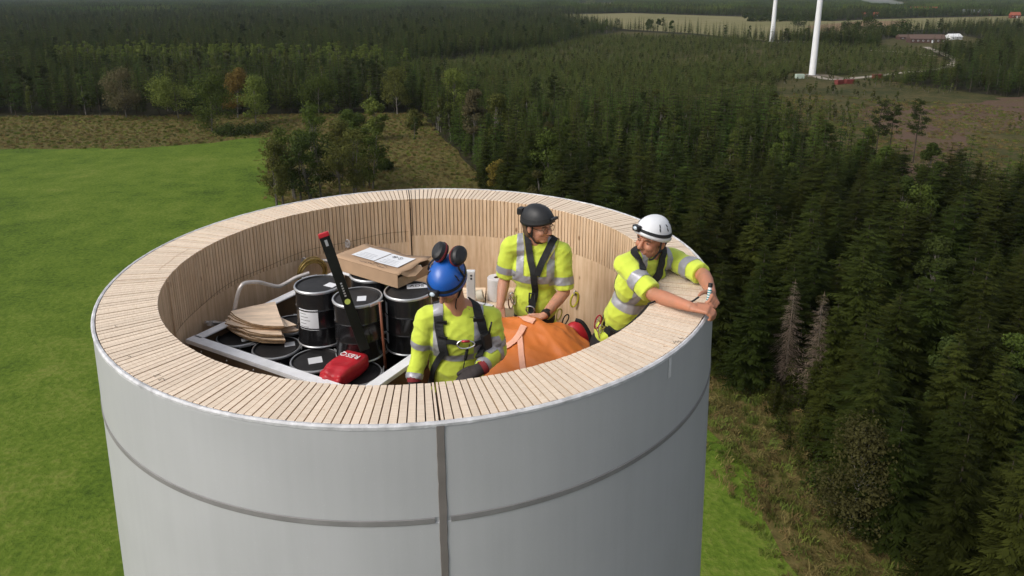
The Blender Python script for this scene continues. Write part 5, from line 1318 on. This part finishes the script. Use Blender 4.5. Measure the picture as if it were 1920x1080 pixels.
    for (S, E, W), bands in zip(o.arms, (J['bandR'], J['bandL'])):
        for seg, a_, c_ in bands:
            A, B_ = (S, E) if seg == 'u' else (E, W); d_ = (B_ - A).normalized(); L_ = (B_ - A).length
            add([(A + d_ * L_ * c_, d_), (A + d_ * L_ * a_, -d_)], lambda p, n_: segdist(p, A, B_) < .115 and -.02 < (p - A).dot(d_) / L_ < 1.1)
    # ---- helmet
    if helmet_m:
        V = []; Fc = []; nu, nv = 40, 14; o.hel = lambda th, ph: None
        def hp(th, ph, k=1.0):      # th round the head (0 = front), ph from crown (0) to rim (1)
            edge = .046 - .044 * (.5 - .5 * math.cos(th)) + .008 * math.cos(2 * th)
            a = ph * math.pi / 2; z = edge + (.146 - edge) * math.cos(a) ** .9 if ph < 1 else edge
            r_ = math.sin(a) ** .85; rb_ = 1 + .10 * max(0, ph - .82) / .18 * (.6 + .4 * math.cos(th))
            ridge = 1 + .012 * math.cos(th * 6) * math.sin(a * 2) ** 2
            return H(math.sin(th) * .100 * r_ * rb_ * k * ridge, math.cos(th) * .123 * r_ * rb_ * k * ridge - .008, z * (1 + (k - 1) * .8))
        o.hp = hp
        for i in range(nv + 1):
            for j in range(nu): V.append(tuple(hp(2 * math.pi * j / nu, max(i / nv, 1e-4))))
        for i in range(nv):
            for j in range(nu): k = (j + 1) % nu; Fc.append((i * nu + j, (i + 1) * nu + j, (i + 1) * nu + k, i * nu + k))
        base = len(V)
        for j in range(nu): V.append(tuple(hp(2 * math.pi * j / nu, 1, .94) + HM @ Vector((0, 0, .004))))
        for j in range(nu): k = (j + 1) % nu; Fc.append((nv * nu + j, base + j, base + k, nv * nu + k))
        hel = own(pydata('helmet', V, Fc, helmet_m, smooth=True)); o.helmet = hel
        # headlamp strap and chin straps
        V = []; Fc = []; n2 = 48
        for j in range(n2):
            th = 2 * math.pi * j / n2
            for ph in (.80, .90): V.append(tuple(hp(th, ph, 1.025)))
        for j in range(n2): a = 2 * j; b2 = 2 * ((j + 1) % n2); Fc.append((a, a + 1, b2 + 1, b2))
        stp = own(pydata('lamp_strap', V, Fc, m_blk, smooth=True))
        for s_ in (-1, 1):
            for yy in (.025, -.035):
                own(MB().tube(bez([H(s_ * .086, yy, .025), H(s_ * .081, yy * .6 + .002, -.035), H(s_ * .066, .008, -.075)], 4), .0052, 6).build('helmet_strap', m_blk))
            own(MB().tube(bez([H(s_ * .066, .008, -.075), H(s_ * .050, .035, -.110), H(0, .052, -.124)], 5), .0058, 6).build('chin_strap', m_blk))
    return o
def lamp(o, th, ph=.86, size=(.055, .028, .036), label='headlamp', lens=True):
    c = o.hp(th, ph, 1.06); n_ = (c - o.H(0, -.01, .03)); n_.z *= .4; n_.normalize(); M = tframe(n_, (0, 0, 1))
    l_ = o.own(MB().box(c + n_ * .006, size, M, .006).build(label, m_plast))
    if lens: o.own(MB().sphere(c + n_ * (.006 + size[1] / 2), (.016, .007, .012), M, 12, 8).build('lamp_lens', m_lens))
def vents(o, spots, m):
    for th, ph, w, l_ in spots:
        c = o.hp(th, ph, 1.0); n_ = (c - o.H(0, -.01, .03)).normalized(); M = tframe(o.H(0, 0, .2) - c, n_)
        o.own(MB().sphere(c, (w, l_, .0035), M, 12, 6).build('vent', m))
def shirt_pt(o, x, y):
    h, n_, i, d = o.bvh.ray_cast(CAM, ray(x, y).normalized())
    if h is None:
        q = CAM + ray(x, y) * ((o.MS - CAM).length / ray(x, y).length); h, n_, i, d = o.bvh.find_nearest(q)
    return h
def strap(o, pix, w, pre=(), post=(), m=None, name='harness_strap', off=.009, th=.007, n=6):
    pts = list(pre) + [shirt_pt(o, *p) for p in pix] + list(post)
    s_ = ribbon(o.bvh, pts, w, off, th, n, name, m or m_blk); return o.own(s_)
def belt(o, z0=-.045, w=.05, r=1.0):
    V = []; Fc = []; n2 = 56
    for j in range(n2):
        a = 2 * math.pi * j / n2; q = o.t(math.cos(a) * .30, math.sin(a) * .30, z0); h = o.bvh.ray_cast(q, (o.t(0, 0, z0) - q).normalized())
        p = h[0] if h[0] is not None else o.t(math.cos(a) * .165, math.sin(a) * .125, z0); dn = (p - o.t(0, 0, z0)).normalized()
        for dz, k in ((-.5, .004), (-.5, .012), (.5, .012), (.5, .004)): V.append(tuple(p + dn * k + o.up * (w * dz)))
    for j in range(n2):
        a, c = 4 * j, 4 * ((j + 1) % n2)
        for q in range(4): r_ = (q + 1) % 4; Fc.append((a + q, c + q, c + r_, a + r_))
    return o.own(pydata('harness_belt', V, Fc, m_blk, smooth=False))
def carabiner(o, c, M, L, w, m, name='carabiner', r=.0048, par=None):
    pts = []
    for j in range(25):
        a = 2 * math.pi * j / 24; pts.append(c + M @ Vector((math.cos(a) * w * (1 + .18 * math.sin(a)), 0, math.sin(a) * L)))
    return o.own(MB().tube(pts, r, 8, cap=False).build(name, m))

# ---- front worker, blue helmet
J = dict(SR=aty(799, 597, -.70), SL=aty(918, 597, -.66), PV=Vector((.285, -.62, -.50)), head=aty(839, 526, -.785), look=(-.26, -.68, -.88), hup=(-.10, -.8, 1),
         ER=aty(787, 658, -.70), WR=aty(777, 712, -.80), dR=(.05, -.35, -1), nR=(.6, -.5, .1), EL=aty(930, 656, -.67), WL=aty(903, 690, -.84), dL=(-.75, -.45, -.28), nL=(-.1, .1, -1),
         cR=.4, cL=[.35, .4, .45, .5], gloved=True, tband=((.262, .312),), bandR=(('u', .66, .84), ('f', .80, .98)), bandL=(('u', .66, .84), ('f', .10, .28), ('f', .80, .98)), vx=(.085, .138))
w1 = make_person(J, 'worker in a blue helmet with flipped-up ear muffs, looking down', (.44, .225, .145), True, 1, m_hblue)
lamp(w1, R(12), .88); lamp(w1, R(185), .8, (.05, .03, .03), 'battery_case', False)
vents(w1, [(R(t), p, .004, .014) for t in (-70, -100, 70, 100, 128, -128) for p in (.52, .66)], m_plast)
for k, s_ in ((0, 1), (1, -1)):     # ear muffs folded up on the helmet
    th = R(100 * s_); c = (aty(827, 473, -.83), aty(858, 480, -.85))[k]; n_ = (w1.HM @ Vector((s_ * .62, .1, .78))).normalized(); M = tframe(w1.HM @ Vector((0, 1, 0)), n_)
    mf = w1.own(MB().lathe([(0, .040), (.030, .038), (.041, .028), (.045, .008), (.045, 0)], 24, c, M @ Matrix.Diagonal((1, 1.25, 1)).to_3x3()).build('ear_muff', m_plast))
    w1.own(MB().lathe([(.0455, .008), (.047, .005), (.047, -.002), (.045, -.005)], 24, c, M @ Matrix.Diagonal((1, 1.25, 1)).to_3x3()).build('red_ring', m_dred))
    w1.own(MB().lathe([(.043, -.004), (.044, -.014), (.030, -.020), (0, -.020)], 24, c, M @ Matrix.Diagonal((1, 1.25, 1)).to_3x3()).build('ear_cushion', m_blk))
    w1.own(MB().tube(bez([c - n_ * .005, w1.hp(R(95 * s_), .45, 1.16), w1.hp(R(92 * s_), .8, 1.07)], 5), .0055, 6).build('muff_arm', m_plast))
bk = -w1.fw
strap(w1, [(823, 566), (822, 600), (829, 640), (836, 664)], .048, pre=[w1.t(.075, -.10, .44), w1.t(.075, -.03, .56)])
strap(w1, [(886, 556), (897, 590), (905, 620), (906, 650), (900, 672)], .048, pre=[w1.t(-.07, -.10, .44), w1.t(-.07, -.03, .56)])
strap(w1, [(834, 656), (822, 676), (814, 700), (810, 720)], .034)
strap(w1, [(836, 640), (850, 640), (862, 642)], .026, off=.008)
strap(w1, [(901, 640), (893, 642), (886, 646)], .026, off=.008)
for px_, w_ in (((829, 604), .056), ((896, 600), .056), ((832, 632), .054)):
    p = shirt_pt(w1, *px_); h, n_, i, d = w1.bvh.find_nearest(p); M = tframe(n_, w1.up); w1.own(MB().box(p + n_ * .015, (w_, .010, .022), M, .003).build('strap_buckle', m_plast))
belt(w1)
cpt = shirt_pt(w1, 873, 644); h, n_, i, d = w1.bvh.find_nearest(cpt); Mc1 = tframe(n_, w1.rt)
carabiner(w1, cpt + n_ * .022, Mc1, .048, .022, m_chrome)
w1.own(MB().tube([cpt + n_ * .024 + w1.up * .020 + w1.rt * .025, cpt + n_ * .024 + w1.up * .020 - w1.rt * .02], .0075, 8).build('carabiner_gate', m_redmetal))
w1.own(MB().tube(bez([cpt + n_ * .03 - w1.rt * .02, shirt_pt(w1, 874, 662) + n_ * .02, shirt_pt(w1, 868, 690) + n_ * .015, shirt_pt(w1, 864, 712) + n_ * .012], 6), .0035, 6).build('lanyard_cord', m_blk))
w1.own(MB().tube([shirt_pt(w1, 875, 655) + n_ * .02, shirt_pt(w1, 872, 672) + n_ * .018], .009, 8).build('lanyard_grip', m_blk))
rp1 = shirt_pt(w1, 907, 632); h, n_, i, d = w1.bvh.find_nearest(rp1); Mr1 = tframe(n_, w1.up + w1.rt * .15)
rad = w1.own(MB().box(rp1 + n_ * .026 - w1.up * .02, (.052, .032, .105), Mr1, .006).build('radio', m_plast))
w1.own(MB().tube([rp1 + n_ * .026 - w1.rt * .012 + w1.up * .03, rp1 + n_ * .03 - w1.rt * .022 + w1.up * .105], .006, 8, rs=[.0065, .0045]).build('radio_antenna', m_plast))
lt = shirt_pt(w1, 884, 594); h, n_, i, d = w1.bvh.find_nearest(lt)
w1.own(text_mesh('chest_print', 'modvion', .026, frame(lt + n_ * .004 - w1.rt * .03, (-w1.rt + w1.up * .12), w1.up), m_ink))
w1.own(MB().tube(bez([w1.H(-.05, .045, -.105), w1.H(-.045, .07, -.15), w1.H(-.05, .075, -.185)], 5), .0032, 6).build('strap_tail', m_blk))
for S_, d_, n_, sd_, cu in (('WR', 'dR', 'nR', 'R', .4), ('WL', 'dL', 'nL', 'L', [.35, .4, .45, .5])):
    b = MB(); dd = Vector(J[d_]).normalized(); hand(b, J[S_] + dd * .005, J[d_], J[n_], sd_, cu, grow=.006); cap(b, J[S_] - dd * .03, J[S_] + dd * .03, .036, .036, flat0=True)
    w1.own(link('glove', tomesh(b, .0045, 3, 'glove'), m_glove, smooth=True))
    w1.own(MB().lathe([(.036, -.034), (.041, -.034), (.041, -.004), (.037, -.004)], 24, J[S_] + dd * .01, tframe(Vector((0, .3, 1)), dd), close=True).build('glove_cuff', m_gcuff))

# ---- middle worker, black helmet and glasses
J = dict(SR=aty(957, 461, .40), SL=aty(1054, 472, .37), PV=aty(1003, 604, .43), head=aty(1008, 421, .345), look=(.74, -.62, -.14), hup=(.05, -.12, 1),
         ER=aty(946, 522, .42), WR=aty(938, 571, .26), dR=(.05, -.7, -.75), nR=(.2, -.6, .5), EL=aty(1058, 548, .33), WL=aty(1021, 591, .13), dL=(-.85, -.45, -.16), nL=(.05, .1, -1),
         cR=.45, cL=[.12, .16, .2, .25], tL=.05, tband=((.318, .368),), bandR=(('u', .56, .76),), bandL=(('u', .58, .78),), vx=(.080, .132))
w2 = make_person(J, 'worker in a black helmet and round glasses leaning on the orange bag', (.50, .27, .18), False, 2, m_hblack, fat=1.03)
lamp(w2, R(-8), .86, (.07, .022, .020), lens=False); lamp(w2, R(172), .78, (.055, .045, .05), 'rear_lamp')
b = MB(); ell(b, w2.H(0, -.042, -.01), w2.HM, (.082, .070, .075)); ell(b, w2.H(.055, -.03, -.045), w2.HM, (.028, .038, .045)); ell(b, w2.H(-.055, -.03, -.045), w2.HM, (.028, .038, .045)); ell(b, w2.H(0, -.07, -.055), w2.HM, (.06, .035, .045))
w2.own(link('hair', tomesh(b, .006, 2, 'hair'), m_hair, smooth=True))
for s_ in (-1, 1):
    w2.own(MB().tube([w2.H(s_ * .034 + math.cos(a) * .024, .106 - .006 * abs(math.cos(a)), -.002 + math.sin(a) * .021) for a in [2 * math.pi * j / 20 for j in range(21)]], .0021, 6, cap=False).build('glasses_frame', m_hair))
    w2.own(MB().tube([w2.H(s_ * .058, .100, .004), w2.H(s_ * .080, .05, .006), w2.H(s_ * .082, -.005, .004)], .0022, 6).build('glasses_temple', m_hair))
w2.own(MB().tube([w2.H(-.011, .107, .002), w2.H(0, .110, .005), w2.H(.011, .107, .002)], .002, 6).build('glasses_bridge', m_hair))
strap(w2, [(990, 440), (992, 465), (996, 490), (1001, 516), (1003, 545), (1000, 565)], .046, pre=[w2.t(.06, -.11, .42), w2.t(.06, -.04, .57)])
strap(w2, [(1040, 446), (1028, 468), (1016, 492), (1006, 516)], .046, pre=[w2.t(-.06, -.11, .42), w2.t(-.06, -.04, .57)], off=.009)
strap(w2, [(982, 442), (985, 466), (990, 492)], .007, pre=[w2.t(.085, -.04, .56)], m=m_trim, name='strap_trim', off=.008)
strap(w2, [(1047, 450), (1036, 472), (1024, 494)], .007, pre=[w2.t(-.088, -.04, .56)], m=m_trim, name='strap_trim', off=.008)
strap(w2, [(999, 560), (998, 575), (998, 590)], .05, off=.012)
belt(w2, .05, .06)
p = shirt_pt(w2, 996, 578); h, n_, i, d = w2.bvh.find_nearest(p)
carabiner(w2, p + n_ * .025, tframe(n_, w2.up), .03, .030, m_chrome, 'belt_ring', .005)
p2 = shirt_pt(w2, 999, 555); w2.own(MB().tube([p2 + n_ * .02 + tframe(n_, w2.up) @ Vector((x, 0, z)) for x, z in ((-.02, .03), (.02, .03), (.022, -.04), (-.022, -.04), (-.02, .03))], .006, 6).build('chest_loop', m_blk))
for q, (px_, m_) in enumerate((((962, 560), m_chrome), ((958, 568), m_chrome), ((1048, 590), m_trim), ((1060, 600), m_blk))):
    c = aty(px_[0], px_[1], .33); carabiner(w2, c, tframe((0.3, -1, .1), (.2 * (q - 1), 0, 1)), .045, .018, m_, 'belt_carabiner')
wr = J['WL']; dw = (J['WL'] - J['EL']).normalized()
w2.own(MB().lathe([(.031, -.013), (.0345, -.011), (.0345, .011), (.031, .013)], 24, wr - dw * .012, tframe(Vector((0, 0, 1)), dw), close=True).build('watch_strap', m_plast))
w2.own(MB().box(wr - dw * .012 + Vector((0.01, -.012, .031)), (.034, .034, .011), tframe(dw, (0, -.3, 1)), .004).build('watch', m_plast))

# ---- right-hand worker, white helmet, leaning over the rim
J = dict(SR=aty(1172, 496, -.36), SL=aty(1260, 484, -.12), PV=aty(1160, 618, -.10), head=aty(1222, 447, -.29), look=(-.72, -.62, -.26), hup=(.10, -.12, 1),
         ER=aty(1226, 553, -.58), WR=atz(1294, 575, .060), dR=(.85, -.42, -.02), nR=(-.15, .35, -1), EL=atz(1320, 517, .075), WL=atz(1333, 548, .075), dL=(-.05, -.72, -.05), nL=(-.6, -.2, -.5),
         cR=[.75, .85, .9, .95], cL=[.9, .95, 1.0, 1.0], tR=.35, tL=.5, tband=((.215, .27),), bandR=(('u', .42, .64),), bandL=(('u', .52, .72),), vx=(.085, .13))
w3 = make_person(J, 'worker in a white helmet leaning over the tower rim with a marker', (.43, .205, .125), False, 3, m_hwhite, fat=1.02)
lamp(w3, R(20), .84); 
vents(w3, [(R(t), p, .004, .013) for t in (-60, -95, 60, 95, -128, 128) for p in (.50, .64)], m_plast)
b = MB(); ell(b, w3.H(0, .030, -.088), w3.HM, (.050, .047, .032)); w3.own(link('stubble', tomesh(b, .006, 1, 'stubble'), skin('stubble_skin', (.27, .15, .10)), smooth=True))
b = MB(); ell(b, w3.H(0, -.035, -.01), w3.HM, (.081, .066, .05)); w3.own(link('hair', tomesh(b, .006, 1, 'hair'), m_hair, smooth=True))
strap(w3, [(1188, 474), (1197, 490), (1205, 508)], .042, pre=[w3.t(.07, -.11, .42), w3.t(.065, -.03, .56)])
strap(w3, [(1240, 480), (1236, 500), (1230, 520), (1224, 545)], .050, pre=[w3.t(-.07, -.11, .42), w3.t(-.065, -.03, .56)])
belt(w3, .045, .07)
for q, (px_, m_) in enumerate((((1122, 612), m_chrome), ((1127, 622), m_chrome), ((1121, 604), m_redmetal), ((1135, 605), m_trim))):
    c = aty(px_[0], px_[1], -.20); carabiner(w3, c, tframe((0.2, -1, .1), (.25 * (q - 1), 0, 1)), .048, .018, m_, 'belt_carabiner')
w3.own(MB().tube(bez([aty(1140, 612, -.24), aty(1160, 622, -.27), aty(1190, 600, -.3), aty(1220, 568, -.36)], 6), .009, 8).build('lanyard', m_blk))
gd = Vector(J['dL']).normalized(); gp = J['WL'] + gd * .085 + Vector((-.03, 0, -.005)); ga = Vector((.14, .25, 1)).normalized()
mk = tag(empty('marker_pen', gp), 'striped marker held upright in the hand at the tower rim', 'marker')
MB().tube([-ga * .05, ga * .075], .0105, 12).build('barrel', m_wtext, mk)
m_teal = pm('teal_print', (.03, .25, .28), .4)
for k in range(5): MB().tube([ga * (.0 + .013 * k), ga * (.007 + .013 * k)], .0111, 12).build('stripe', m_teal, mk)
MB().tube([ga * .072, ga * .095], .0125, 12).build('cap', m_plast, mk)
tag(MB().tube(bez([atz(1310, 557, .07), atz(1295, 566, .03), atz(1278, 564, .012), atz(1240, 562, .012), atz(1215, 570, .012)], 6), .006, 6).build('cord', m_blk), 'thin dark cord running over the rim from the marker', 'cord')
